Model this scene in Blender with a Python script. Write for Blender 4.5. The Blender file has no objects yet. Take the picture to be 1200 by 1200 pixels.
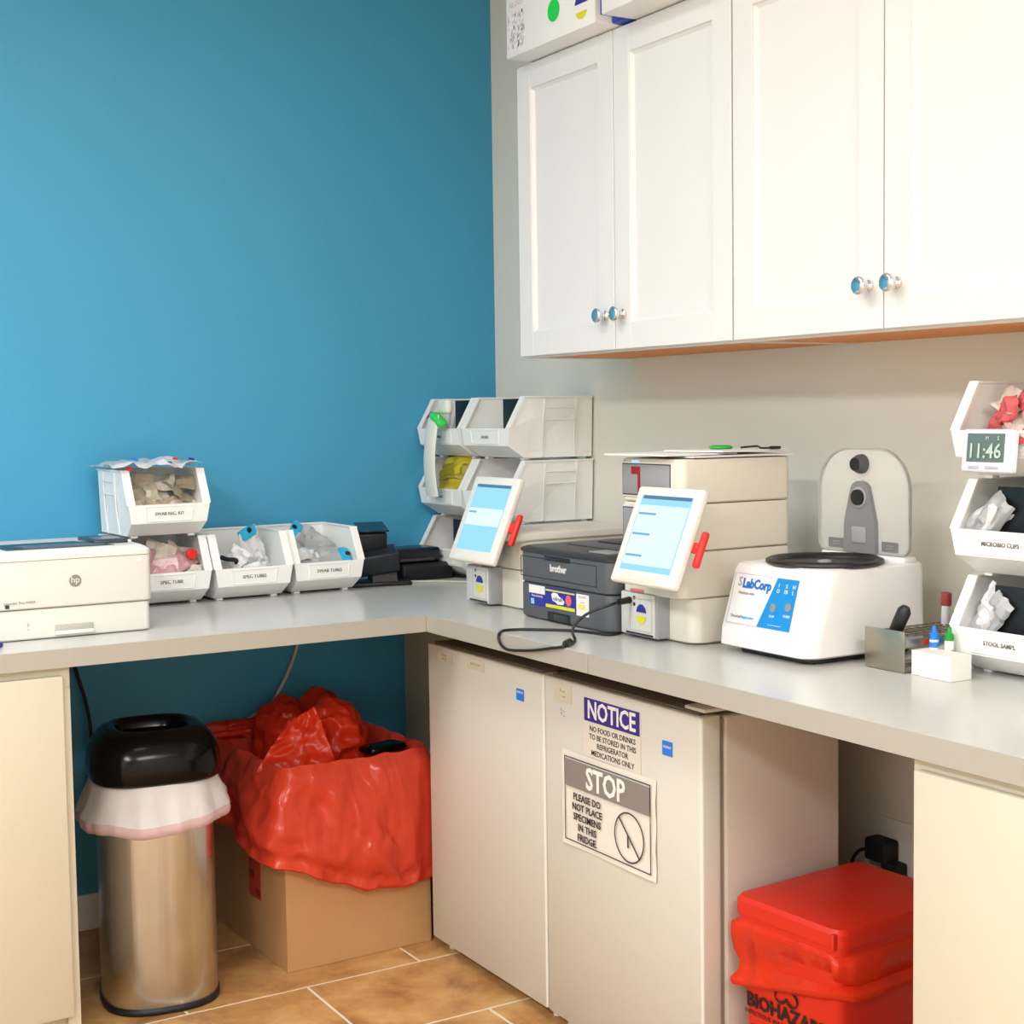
import bpy, bmesh, math, random
from mathutils import Vector, Matrix, noise, Euler
S = bpy.context.scene
COL = S.collection
PI = math.pi
R = math.radians

# ------------------------------------------------------------------ camera
cam = bpy.data.cameras.new('camera'); cam_o = bpy.data.objects.new('camera', cam); COL.objects.link(cam_o)
_y, _p, _r = R(30.7436), R(-3.8587), R(-.8259)
_f = Vector((math.sin(_y)*math.cos(_p), math.cos(_y)*math.cos(_p), math.sin(_p)))
_rt = Vector((math.cos(_y), -math.sin(_y), 0)); _up = _rt.cross(_f)
_R = _rt*math.cos(_r) + _up*math.sin(_r); _U = -_rt*math.sin(_r) + _up*math.cos(_r)
M = Matrix((_R, _U, -_f)).transposed().to_4x4(); M.translation = (-2.3163, -3.9824, 1.3945)
cam_o.matrix_world = M
cam.sensor_fit = 'HORIZONTAL'; cam.sensor_width = 36.0; cam.lens = 36.0*1718.09/1200; cam.clip_start = .02
S.camera = cam_o

# ------------------------------------------------------------------ light, world, exposure
w = bpy.data.worlds.new('world'); S.world = w; w.use_nodes = True
w.node_tree.nodes['Background'].inputs[0].default_value = (.9, .95, 1, 1)
w.node_tree.nodes['Background'].inputs[1].default_value = .3
def area(name, loc, sx, sy, power, col, rot=(0, 0, 0)):
    l = bpy.data.lights.new(name, 'AREA'); l.shape = 'RECTANGLE'; l.size = sx; l.size_y = sy; l.energy = power; l.color = col
    o = bpy.data.objects.new(name, l); o.location = loc; o.rotation_euler = rot; COL.objects.link(o); return o
LAMPS = [(-1.75, -1.75, .6, 1.2, 13), (-3.6, -1.6, .6, 1.2, 40), (-3.6, -3.9, .6, 1.2, 62), (-1.9, -4.9, 1.2, .6, 55)]  # first is the overhead lamp; the others are added to brighten walls and fronts
for x_, y_, a_, b_, p_ in LAMPS:
    area('ceiling_lamp', (x_, y_, 2.715), a_-.02, b_-.02, p_, (.97, .98, 1))
S.view_settings.view_transform = 'Standard'; S.view_settings.look = 'None'
S.view_settings.gamma = 1; S.view_settings.use_curve_mapping = False
S.view_settings.exposure = .34

# ------------------------------------------------------------------ materials
def lin(c):
    return tuple((x/255/12.92 if x/255 <= .04045 else ((x/255+.055)/1.055)**2.4) for x in c) + (1,)
MATS = {}
def mat(name, rgb, rough=.5, metal=0, var=0, scale=8, bump=0, bscale=60, emit=0, coat=0, alpha=1, trans=0, aniso=0, stretch=None, spec=None, sub=0):
    if name in MATS: return MATS[name]
    m = bpy.data.materials.new(name); m.use_nodes = True; nt = m.node_tree; N = nt.nodes; L = nt.links
    b = N['Principled BSDF']; c = lin(rgb)
    b.inputs['Base Color'].default_value = c; b.inputs['Roughness'].default_value = rough; b.inputs['Metallic'].default_value = metal
    b.inputs['Coat Weight'].default_value = coat; b.inputs['Alpha'].default_value = alpha
    b.inputs['Transmission Weight'].default_value = trans; b.inputs['Anisotropic'].default_value = aniso
    if spec is not None: b.inputs['Specular IOR Level'].default_value = spec
    if sub: b.inputs['Subsurface Weight'].default_value = sub; b.inputs['Subsurface Radius'].default_value = (.02, .01, .006)
    if emit:
        b.inputs['Emission Color'].default_value = c; b.inputs['Emission Strength'].default_value = emit
    if var or bump:
        tc = N.new('ShaderNodeTexCoord'); mp = N.new('ShaderNodeMapping'); L.new(tc.outputs['Object'], mp.inputs[0])
        if stretch: mp.inputs['Scale'].default_value = stretch
    if var:
        n = N.new('ShaderNodeTexNoise'); n.inputs['Scale'].default_value = scale; n.inputs['Detail'].default_value = 4; L.new(mp.outputs[0], n.inputs['Vector'])
        mx = N.new('ShaderNodeMix'); mx.data_type = 'RGBA'; L.new(n.outputs['Fac'], mx.inputs['Factor'])
        mx.inputs[6].default_value = tuple(max(0, x*(1-var)) for x in c[:3]) + (1,)
        mx.inputs[7].default_value = tuple(min(1, x*(1+var)) for x in c[:3]) + (1,)
        L.new(mx.outputs[2], b.inputs['Base Color'])
    if bump:
        n2 = N.new('ShaderNodeTexNoise'); n2.inputs['Scale'].default_value = bscale; n2.inputs['Detail'].default_value = 3; L.new(mp.outputs[0], n2.inputs['Vector'])
        bp = N.new('ShaderNodeBump'); bp.inputs['Strength'].default_value = bump; bp.inputs['Distance'].default_value = .003
        L.new(n2.outputs['Fac'], bp.inputs['Height']); L.new(bp.outputs[0], b.inputs['Normal'])
    MATS[name] = m; return m
blue_wall = mat('blue_wall_paint', (66, 158, 198), .55, bump=.12, bscale=220, var=.02, scale=2)
grey_wall = mat('beige_wall_paint', (229, 226, 214), .6, bump=.12, bscale=220, var=.02, scale=2)
room_wall = mat('white_wall_paint', (222, 220, 212), .7, var=.02, scale=2)
ceil_m = mat('ceiling_paint', (235, 235, 230), .8, var=.02)
white_cab = mat('white_cabinet_paint', (232, 232, 230), .38, bump=.03, bscale=90)
cream_lam = mat('cream_laminate', (208, 201, 181), .5, var=.02, scale=3)
wood_m = mat('orange_plywood', (236, 150, 70), .6, var=.2, scale=6, stretch=(1, 8, 8))
counter_m = mat('grey_laminate_top', (204, 203, 199), .24, var=.03, scale=120)
edge_m = mat('grey_edge_band', (172, 169, 160), .4, var=.02, scale=60)
chrome = mat('chrome', (225, 225, 228), .06, 1)
steel = mat('brushed_steel', (210, 212, 212), .26, 1, var=.16, scale=4, bump=.45, bscale=6, stretch=(7, 7, .08), aniso=.3)  # tone streaks in the colour stand in for vertical reflections
steel2 = mat('stainless_sheet', (176, 168, 154), .34, 1, bump=.1, bscale=40)
black_gloss = mat('black_gloss_plastic', (6, 6, 7), .16, spec=.22)
black_m = mat('black_plastic', (20, 22, 26), .45)
black_soft = mat('black_rubber', (14, 15, 18), .7)
white_pl = mat('white_plastic', (234, 232, 224), .42)
bin_pl = mat('white_bin_plastic', (246, 246, 242), .38, sub=.08)
beige_pl = mat('beige_plastic', (224, 219, 204), .5)
ivory_pl = mat('ivory_plastic', (214, 213, 206), .5)
grey_pl = mat('grey_plastic', (158, 159, 162), .5)
dark_grey = mat('charcoal_plastic', (84, 87, 92), .5, bump=.1, bscale=400)
darker = mat('dark_charcoal', (46, 48, 53), .4)
seam_m = mat('seam_shadow_gap', (70, 66, 60), .8)
fridge_m = mat('fridge_enamel', (216, 215, 206), .4, bump=.06, bscale=160)
red_pl = mat('red_plastic', (208, 38, 16), .42)
pen_red = mat('red_handle', (226, 40, 26), .4)
card_m = mat('cardboard', (190, 146, 98), .8, var=.06, scale=14)
paper_m = mat('paper', (238, 236, 232), .7)
ink = mat('dark_ink', (52, 50, 50), .7)
ink_soft = mat('faint_grey_ink', (150, 146, 140), .8)
green_m = mat('green_plastic', (30, 190, 70), .4)
blue_pl = mat('bright_blue_plastic', (30, 130, 225), .35)
cyan_m = mat('cyan_plastic', (40, 178, 224), .35)
purple_m = mat('purple_plastic', (150, 60, 160), .4)
navy = mat('navy_ink', (40, 48, 150), .5)
yellow = mat('yellow_ink', (222, 222, 40), .5)
notice_blue = mat('notice_blue', (58, 46, 140), .5)
stop_grey = mat('stop_grey', (136, 130, 126), .6)
sticker_blue = mat('sticker_blue', (40, 130, 235), .45)
tape_y = mat('yellowed_label', (208, 205, 182), .6)
lab_blue = mat('panel_blue', (16, 140, 214), .4)
lcd_m = mat('lcd_glass', (104, 122, 118), .25)
clearish = mat('clear_pouch_plastic', (222, 224, 226), .2, alpha=.82)
grey_pouch = mat('grey_pouch', (176, 178, 180), .35)
pale_pouch = mat('pale_pouch', (226, 226, 228), .35)
cream_pk = mat('cream_packet', (214, 204, 190), .5, var=.12, scale=40)
pink_pk = mat('pink_print_packet', (222, 192, 192), .45, var=.3, scale=50)
red_pk = mat('red_print_packet', (206, 90, 92), .45, var=.5, scale=45)
yellow_pk = mat('yellow_film', (206, 190, 40), .4)
print_bag = mat('clear_print_bag', (216, 222, 230), .25, alpha=.75)
cable_w = mat('white_cable', (196, 194, 186), .5)
cable_b = mat('black_cable', (22, 22, 24), .45)
rim_grey = mat('lid_rim', (172, 172, 168), .3)
foam = mat('white_foam', (240, 238, 232), .7)

def screen_mat(name, rgb, st):
    m = mat(name, rgb, .25, emit=st); m.node_tree.nodes['Principled BSDF'].inputs['Base Color'].default_value = (.05, .06, .07, 1); return m
scr_blue = screen_mat('screen_blue', (150, 218, 246), .8)
scr_white = screen_mat('screen_white', (226, 250, 252), .8)
scr_dark = screen_mat('screen_dark_bar', (70, 120, 160), .6)
scr_txt = screen_mat('screen_text', (120, 176, 196), .7)

def film(name, rgb, rough, see, bump, glow=.25):
    m = bpy.data.materials.new(name); m.use_nodes = True; nt = m.node_tree; N = nt.nodes; L = nt.links
    b = N['Principled BSDF']; b.inputs['Base Color'].default_value = lin(rgb); b.inputs['Roughness'].default_value = rough
    tl = N.new('ShaderNodeBsdfTranslucent'); tl.inputs[0].default_value = lin(rgb)
    tr = N.new('ShaderNodeBsdfTransparent'); tr.inputs[0].default_value = lin(tuple(min(255, c+40) for c in rgb))
    a = N.new('ShaderNodeMixShader'); a.inputs[0].default_value = glow; L.new(b.outputs[0], a.inputs[1]); L.new(tl.outputs[0], a.inputs[2])
    c = N.new('ShaderNodeMixShader'); c.inputs[0].default_value = see; L.new(a.outputs[0], c.inputs[1]); L.new(tr.outputs[0], c.inputs[2])
    L.new(c.outputs[0], N['Material Output'].inputs[0])
    tc = N.new('ShaderNodeTexCoord'); mp = N.new('ShaderNodeMapping'); mp.inputs['Rotation'].default_value = (.3, .5, .6); mp.inputs['Scale'].default_value = (1, 1, .55)
    L.new(tc.outputs['Object'], mp.inputs[0])
    n = N.new('ShaderNodeTexNoise'); n.inputs['Scale'].default_value = 11; n.inputs['Detail'].default_value = 5; n.inputs['Distortion'].default_value = 1.2
    L.new(mp.outputs[0], n.inputs['Vector'])
    n.inputs['Scale'].default_value = 5; n.inputs['Detail'].default_value = 3
    ad = N.new('ShaderNodeVectorMath'); ad.operation = 'MULTIPLY_ADD'; L.new(n.outputs['Color'], ad.inputs[0]); ad.inputs[1].default_value = (.12, .12, .12); L.new(mp.outputs[0], ad.inputs[2])
    hs = []
    for sc in (9, 21):
        v = N.new('ShaderNodeTexVoronoi'); v.inputs['Scale'].default_value = sc; L.new(ad.outputs[0], v.inputs['Vector']); hs.append(v)
    mm = N.new('ShaderNodeMath'); mm.operation = 'MULTIPLY_ADD'; L.new(hs[1].outputs['Distance'], mm.inputs[0]); mm.inputs[1].default_value = .35; L.new(hs[0].outputs['Distance'], mm.inputs[2])
    bp = N.new('ShaderNodeBump'); bp.inputs['Strength'].default_value = bump; bp.inputs['Distance'].default_value = .016
    L.new(mm.outputs[0], bp.inputs['Height']); L.new(bp.outputs[0], b.inputs['Normal']); MATS[name] = m; return m
red_film = film('red_bag_film', (240, 84, 56), .2, .10, .8, .35)
red_film2 = film('red_bag_film_thick', (238, 62, 30), .26, .02, .7, .35)
white_film = film('white_bag_film', (242, 240, 240), .35, .06, .5)
pink_film = film('pink_hem_film', (234, 204, 208), .35, .03, .3)

def tile_mat():
    m = bpy.data.materials.new('travertine_tile'); m.use_nodes = True; nt = m.node_tree; N = nt.nodes; L = nt.links
    b = N['Principled BSDF']; b.inputs['Roughness'].default_value = .35
    g = N.new('ShaderNodeNewGeometry'); oi = N.new('ShaderNodeObjectInfo')
    add = N.new('ShaderNodeVectorMath'); add.operation = 'ADD'; L.new(g.outputs['Position'], add.inputs[0])
    cmb = N.new('ShaderNodeCombineXYZ'); L.new(oi.outputs['Random'], cmb.inputs[2]); L.new(cmb.outputs[0], add.inputs[1])
    n = N.new('ShaderNodeTexNoise'); n.inputs['Scale'].default_value = 8; n.inputs['Detail'].default_value = 9; n.inputs['Roughness'].default_value = .62; n.inputs['Distortion'].default_value = .4
    L.new(add.outputs[0], n.inputs['Vector'])
    cr = N.new('ShaderNodeValToRGB'); e = cr.color_ramp.elements
    e[0].position = .3; e[0].color = lin((150, 106, 66)); e[1].position = .72; e[1].color = lin((216, 178, 120))
    x = cr.color_ramp.elements.new(.5); x.color = lin((194, 146, 90))
    L.new(n.outputs['Fac'], cr.inputs[0]); L.new(cr.outputs[0], b.inputs['Base Color'])
    return m
tile_m = tile_mat(); grout_m = mat('grout', (232, 222, 200), .9)

# ------------------------------------------------------------------ mesh helpers
def bx(bm, x0, x1, y0, y1, z0, z1, bev=0, seg=2, M=None):
    r = bmesh.ops.create_cube(bm, size=1); vs = r['verts']
    for v in vs:
        v.co = Vector((x0+(v.co.x+.5)*(x1-x0), y0+(v.co.y+.5)*(y1-y0), z0+(v.co.z+.5)*(z1-z0)))
    if bev:
        es = list({e for v in vs for e in v.link_edges})
        rr = bmesh.ops.bevel(bm, geom=es, offset=min(bev, .49*min(abs(x1-x0), abs(y1-y0), abs(z1-z0))), segments=seg, profile=.5, affect='EDGES')
        vs = list({v for f in rr['faces'] for v in f.verts} | {v for v in vs if v.is_valid})
    if M is not None: bmesh.ops.transform(bm, matrix=M, verts=vs)
    return vs
def prism(bm, pts, axis, a, b):
    def P(u, v, w_): return {'x': (w_, u, v), 'y': (u, w_, v), 'z': (u, v, w_)}[axis]
    A = [bm.verts.new(P(u, v, a)) for u, v in pts]; B = [bm.verts.new(P(u, v, b)) for u, v in pts]
    n = len(pts); fs = [bm.faces.new(A), bm.faces.new(B[::-1])]
    for i in range(n): fs.append(bm.faces.new((A[i], B[i], B[(i+1) % n], A[(i+1) % n])))
    bmesh.ops.recalc_face_normals(bm, faces=fs); return A+B
def loft(bm, rings, cap0=True, cap1=True):
    V = [[bm.verts.new(p) for p in r] for r in rings]; n = len(V[0])
    for a, b in zip(V, V[1:]):
        for i in range(n): bm.faces.new((a[i], a[(i+1) % n], b[(i+1) % n], b[i]))
    if cap0: bm.faces.new(V[0][::-1])
    if cap1: bm.faces.new(V[-1])
    return [v for r in V for v in r]
def rrect(cx, cy, hx, hy, r, z, k=5):
    out = []; r = min(r, hx-1e-4, hy-1e-4)
    for i, (sx, sy) in enumerate(((1, 1), (-1, 1), (-1, -1), (1, -1))):
        for j in range(k+1):
            a = PI/2*i + PI/2*j/k
            out.append((cx+sx*(hx-r)+r*math.cos(a), cy+sy*(hy-r)+r*math.sin(a), z))
    return out
def rbox(bm, x0, x1, y0, y1, z0, z1, r, top=.004, k=6):
    cx, cy, hx, hy = (x0+x1)/2, (y0+y1)/2, (x1-x0)/2, (y1-y0)/2
    rs = [rrect(cx, cy, hx-top, hy-top, r, z0, k), rrect(cx, cy, hx, hy, r, z0+top, k), rrect(cx, cy, hx, hy, r, z1-top, k), rrect(cx, cy, hx-top*.3, hy-top*.3, r, z1-top*.3, k), rrect(cx, cy, hx-top, hy-top, r, z1, k)]
    return loft(bm, rs)
def cyl(bm, p0, p1, r0, r1=None, n=20):
    r1 = r0 if r1 is None else r1
    p0, p1 = Vector(p0), Vector(p1); d = (p1-p0).normalized(); a = d.orthogonal().normalized(); b = d.cross(a)
    rs = [[p+(a*math.cos(t*2*PI/n)+b*math.sin(t*2*PI/n))*r for t in range(n)] for p, r in ((p0, r0), (p1, r1))]
    return loft(bm, rs)
def lathe(bm, prof, c=(0, 0, 0), n=28, axis='z'):
    c = Vector(c); rs = []
    for r, h in prof:
        ring = []
        for t in range(n):
            u, v = r*math.cos(t*2*PI/n), r*math.sin(t*2*PI/n)
            ring.append(c+Vector((u, v, h)) if axis == 'z' else c+Vector((v, h, u)) if axis == 'y' else c+Vector((h, u, v)))
        rs.append(ring)
    return loft(bm, rs)
def catmull(pts, k=8):
    P = [Vector(p) for p in pts]; P = [P[0]*2-P[1]]+P+[P[-1]*2-P[-2]]; out = []
    for i in range(1, len(P)-2):
        for j in range(k):
            t = j/k; a, b, c, d = P[i-1:i+3]
            out.append(.5*((2*b)+(c-a)*t+(2*a-5*b+4*c-d)*t*t+(3*b-a-3*c+d)*t**3))
    out.append(P[-2]); return out
def tube(bm, pts, r, n=8, smooth=True):
    pts = catmull(pts) if smooth else [Vector(p) for p in pts]; rs = []; up = None
    for i, p in enumerate(pts):
        d = (pts[min(i+1, len(pts)-1)]-pts[max(i-1, 0)]).normalized()
        a = d.orthogonal().normalized() if up is None else (up-d*up.dot(d)).normalized()
        up = a; b = d.cross(a); rs.append([p+(a*math.cos(t*2*PI/n)+b*math.sin(t*2*PI/n))*r for t in range(n)])
    return loft(bm, rs)
def frame_z(bm, x0, x1, z0, z1, t, y0, y1, bev=0):   # a rectangular frame standing in the xz plane
    for a in ((x0, x0+t, z0, z1), (x1-t, x1, z0, z1), (x0+t, x1-t, z0, z0+t), (x0+t, x1-t, z1-t, z1)):
        bx(bm, a[0], a[1], y0, y1, a[2], a[3], bev)
def obj(name, bm, m, parent=None, smooth=40, loc=None, rot=None):
    me = bpy.data.meshes.new(name); bmesh.ops.recalc_face_normals(bm, faces=bm.faces); bm.to_mesh(me); bm.free(); me.materials.append(m)
    if smooth:
        me.polygons.foreach_set('use_smooth', [True]*len(me.polygons)); me.set_sharp_from_angle(angle=R(smooth))
    o = bpy.data.objects.new(name, me); COL.objects.link(o)
    if parent: o.parent = parent
    if loc: o.location = loc
    if rot: o.rotation_euler = rot
    return o
OBJ = obj
def tag(o, label=None, cat=None, group=None, kind=None):
    if label: o['label'] = label
    if cat: o['category'] = cat
    if group: o['group'] = group
    if kind: o['kind'] = kind
    return o
def thing(name, label, cat, loc=(0, 0, 0), rz=0, group=None):
    o = bpy.data.objects.new(name, None); o.empty_display_size = .05; COL.objects.link(o); o.location = loc; o.rotation_euler = (0, 0, R(rz))
    return tag(o, label, cat, group)
def box(name, m, parent, *a, bev=.002, seg=2, label=None):
    bm = bmesh.new(); bx(bm, *a, bev, seg); o = obj(name, bm, m, parent)
    if label: o['label'] = label
    return o
def text(body, size, m, parent, loc, rot=(PI/2, 0, 0), name='lettering', bold=0, align='CENTER', sx=1, ex=.0003, label=None, line=1.0):
    cu = bpy.data.curves.new('t', 'FONT'); cu.body = body; cu.size = size; cu.align_x = align; cu.align_y = 'CENTER'
    cu.extrude = ex; cu.offset = bold; cu.resolution_u = 2; cu.space_line = line
    t = bpy.data.objects.new('t', cu); me = bpy.data.meshes.new_from_object(t); bpy.data.objects.remove(t); bpy.data.curves.remove(cu)
    me.name = name; me.materials.clear(); me.materials.append(m)
    for v in me.vertices: v.co.x *= sx
    o = bpy.data.objects.new(name, me); COL.objects.link(o); o.parent = parent; o.location = loc; o.rotation_euler = rot
    if label: o['label'] = label
    return o
def nz(x, y, z, s): return noise.noise(Vector((x+7.3*s, y-3.1*s, z+1.7*s)))

# ------------------------------------------------------------------ the room
def struct(name, bm, m): o = obj(name, bm, m, smooth=0); return tag(o, kind='structure')
def wall(name, m, *a): bm = bmesh.new(); bx(bm, *a); return struct(name, bm, m)
wall('wall_back', blue_wall, -4.5, 0, 0, .12, -.02, 2.76)
wall('wall_right', grey_wall, 0, .12, -6, .12, -.02, 2.76)
wall('wall_left', room_wall, -4.62, -4.5, -6, .12, -.02, 2.76)
wall('wall_front', room_wall, -4.62, .12, -6.12, -6, -.02, 2.76)
wall('ceiling', ceil_m, -4.62, .12, -6.12, .12, 2.74, 2.86)
fl = wall('floor', grout_m, -4.62, .12, -6.12, .12, -.06, -.0012)
def tile_mesh(wx, wy):
    bm = bmesh.new(); bx(bm, 0, wx, 0, wy, -.006, 0, .0012, 1)
    me = bpy.data.meshes.new('tile'); bm.to_mesh(me); bm.free(); me.materials.append(tile_m); return me
TM = {}; TW, TH, G = .61, .352, .0065
row = 0; yy = -.002
while yy > -4.6:
    y0 = max(yy-TH, -6); xo = -1.27 if row % 2 == 1 else -.97
    k0 = -6
    for k in range(-6, 4):
        xa, xb = xo+k*TW, xo+(k+1)*TW
        xa, xb = max(xa, -4.49), min(xb, -.001)
        if xb-xa < .03: continue
        key = (round(xb-xa, 3), round(yy-y0, 3))
        if key not in TM: TM[key] = tile_mesh(key[0]-G, key[1]-G)
        o = bpy.data.objects.new('tile', TM[key]); COL.objects.link(o); o.parent = fl; o.location = (xa+G/2, y0+G/2, 0)
    yy -= TH; row += 1
bm = bmesh.new(); bx(bm, -4.49, -.002, -.013, -.001, .001, .1, .003); bs = struct('baseboard_back', bm, white_cab)
bm = bmesh.new(); bx(bm, -.013, -.001, -5.99, -.014, .001, .1, .003); struct('baseboard_right', bm, white_cab)

# ------------------------------------------------------------------ worktop
DL, DR, ZC, TK = .841, .693, .91, .0405
wt = thing('worktop', 'L-shaped grey laminate worktop running along the blue wall and the beige wall', 'worktop', (0, 0, ZC))
bm = bmesh.new(); prism(bm, [(-2.75, -.001), (-.001, -.001), (-.001, -3.3), (-DR, -3.3), (-DR, -DL), (-2.75, -DL)], 'z', -TK, 0)
obj('slab', bm, counter_m, wt, 0)
def band(x0, x1, y0, y1): box('edge_band', edge_m, wt, x0, x1, y0, y1, -TK-.001, -.0006, bev=.0006, seg=1)
band(-2.75, -DR-.0025, -DL-.002, -DL-.0002); band(-DR-.002, -DR-.0002, -1.545, -DL-.001); band(-DR-.002, -DR-.0002, -3.3, -1.547)

# support panel below the inner corner
sp = thing('support_panel', 'upright beige panel under the worktop at the inner corner, left of the fridges', 'panel', (-.33, -.3, 0))
box('board', mat('panel_laminate', (206, 192, 166), .6), sp, -.009, .009, -.30, .298, .001, .868)

# ------------------------------------------------------------------ base cabinets
def base_cab(name, label, loc, rz, w, d, right_open, dx0, dx1):
    t = thing(name, label, 'cabinet', loc, rz)
    bm = bmesh.new(); bx(bm, 0, w, .02, d, .0+.001, .868, .001, 1)
    obj('carcass', bm, cream_lam, t)
    bm = bmesh.new()
    bx(bm, 0, w, 0, .0195, .822, .868, .001, 1); bx(bm, 0, w, 0, .0195, .001, .06, .001, 1)
    bx(bm, 0, .028, 0, .0195, .06, .822, .001, 1); bx(bm, w-.028, w, 0, .0195, .06, .822, .001, 1)
    obj('face_frame', bm, cream_lam, t)
    n = 2; ww = (dx1-dx0)/n
    for i in range(n):
        box('door', cream_lam, t, dx0+i*ww+.0015, dx0+(i+1)*ww-.0015, -.019, -.0005, .108, .85, bev=.002)
    return t
base_cab('base_cabinet', 'cream laminate base cabinet at left under the white printer', (-2.45, -.82, 0), 0, 2.45-1.5445, .80, True, .012, .888)
base_cab('base_cabinet', 'cream laminate base cabinet at right beside the red biohazard bin', (-.673, -2.4036, 0), -90, .86, .66, False, .016, .85)

# ------------------------------------------------------------------ wall cabinets
UX, UZ, UT, UY, UW = -.335, 1.536, 2.2786, -.7045, .4314
def knob(parent, x, z):
    bm = bmesh.new(); lathe(bm, [(.011, -.001), (.011, -.004), (.007, -.007), (.006, -.014), (.010, -.019), (.0165, -.024), (.0175, -.028), (.0165, -.0315), (.013, -.0335), (.0, -.0335)][:-1], (x, -.02, z), 24, 'y')
    obj('knob', bm, chrome, parent, 50)
def wall_cab(label, y0):
    t = thing('wall_cabinet', label, 'cabinet', (UX+.02, y0, UZ), -90, 'white shaker wall cabinets')
    W, D, H = 2*UW, .3145, UT-UZ
    bm = bmesh.new()
    bx(bm, .001, .018, .018, D, 0, H); bx(bm, W-.018, W-.001, .018, D, 0, H)
    bx(bm, .018, W-.018, .018, D, H-.016, H); bx(bm, .018, W-.018, D-.006, D, .02, H-.016)
    obj('carcass', bm, white_cab, t, 0)
    bm = bmesh.new(); bx(bm, .019, W-.019, .019, D-.001, .0015, .012); obj('bottom_panel', bm, wood_m, t, 0)
    bm = bmesh.new()
    bx(bm, 0, W, 0, .018, -.0005, .04, .0008, 1); bx(bm, 0, W, 0, .018, H-.04, H, .0008, 1)
    for a, b in ((0, .038), (W-.038, W), (W/2-.025, W/2+.025)): bx(bm, a, b, 0, .018, .04, H-.04)
    obj('face_frame', bm, white_cab, t, 0)
    for i in range(2):
        x0 = i*UW+(.002 if i == 0 else .0017); x1 = (i+1)*UW-(.0017 if i == 0 else .004)
        z0, z1 = .004, H-.003; fr = .062; bm = bmesh.new()
        bx(bm, x0, x0+fr, -.02, -.0005, z0, z1, .0012, 1); bx(bm, x1-fr, x1, -.02, -.0005, z0, z1, .0012, 1)
        bx(bm, x0+fr-.001, x1-fr+.001, -.0199, -.0007, z0, z0+fr, .0012, 1); bx(bm, x0+fr-.001, x1-fr+.001, -.0199, -.0007, z1-fr, z1, .0012, 1)
        d = obj('door', bm, white_cab, t, 0)
        bm = bmesh.new(); a, b, c, e, g = x0+fr, x1-fr, z0+fr, z1-fr, .008
        # recessed centre panel with a bevelled border
        O = [(a, -.016, c), (b, -.016, c), (b, -.016, e), (a, -.016, e)]; I = [(a+g, -.009, c+g), (b-g, -.009, c+g), (b-g, -.009, e-g), (a+g, -.009, e-g)]
        vo = [bm.verts.new(p) for p in O]; vi = [bm.verts.new(p) for p in I]; bk = [bm.verts.new((p[0], -.002, p[2])) for p in O]
        for k in range(4):
            bm.faces.new((vo[k], vo[(k+1) % 4], vi[(k+1) % 4], vi[k])); bm.faces.new((bk[k], bk[(k+1) % 4], vo[(k+1) % 4], vo[k]))
        bm.faces.new(vi); bm.faces.new(bk[::-1]); obj('centre_panel', bm, white_cab, d, 0)
        knob(d, (x1-.034) if i == 0 else (x0+.034), .085)
    return t
wall_cab('white shaker wall cabinet nearer the corner, with two doors under the boxes', UY)
wall_cab('white shaker wall cabinet at right, with two doors above the centrifuge', UY-2*UW)

# boxes on top of the cabinets
ztop = UT+.0005
b1 = thing('supply_box', 'white carton with a green dot sticker on top of the wall cabinet, leftmost', 'box', (-.40, -.767, ztop), -90)
box('carton', mat('white_carton', (240, 240, 238), .6), b1, 0, .395, 0, .36, 0, .235, bev=.002)
def disc(parent, name, m, x, z, rx, rz_, y=-.0006, a0=0, a1=360, t=.0006, label=None):
    bm = bmesh.new(); pts = [(x+rx*math.cos(R(a)), z+rz_*math.sin(R(a))) for a in [a0+(a1-a0)*i/28 for i in range(29 if a1-a0 < 360 else 28)]]
    prism(bm, pts, 'y', y-t, y); o = obj(name, bm, m, parent, 0)
    if label: o['label'] = label
    return o
disc(b1, 'sticker', mat('green_dot', (30, 214, 80), .5), .221, .068, .026, .026, label='bright green round sticker')
disc(b1, 'sticker', navy, .34, .052, .027, .027, a0=8, a1=172, label='blue and yellow round sticker'); disc(b1, 'sticker', yellow, .34, .040, .023, .02, a0=188, a1=352)
bm = bmesh.new(); random.seed(3)
for i in range(110):
    x = random.uniform(.008, .085); z = random.uniform(.015, .1)
    if (x-.0)/.09+(abs(z-.06))/.09 > 1.35: continue
    prism(bm, [(x, z), (x+.004, z+.001), (x+.005, z+.007), (x+.001, z+.006)], 'y', -.0011, -.0002)
obj('printed_pattern', bm, mat('pale_print', (206, 206, 212), .6), b1, 0)
text('GLOVES', .018, mat('pale_red_print', (216, 196, 200), .6), b1, (.05, -.0006, .125), name='print')
b2 = thing('supply_box', 'blue carton wedged between the two white cartons on top of the wall cabinet', 'box', (-.358, -1.164, ztop), -90)
box('carton', mat('blue_carton', (24, 60, 176), .45), b2, 0, .055, 0, .30, 0, .22, bev=.006)
b3 = thing('supply_box', 'white carton with a blue edge on top of the wall cabinet, right of the others', 'box', (-.425, -1.221, ztop), -90)
box('carton', MATS['white_carton'], b3, .0, .36, 0, .38, 0, .2, bev=.002)
box('edge_tape', MATS['blue_carton'], b3, -.0, .004, -.0012, .38, .0, .2, bev=.0005)

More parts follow.
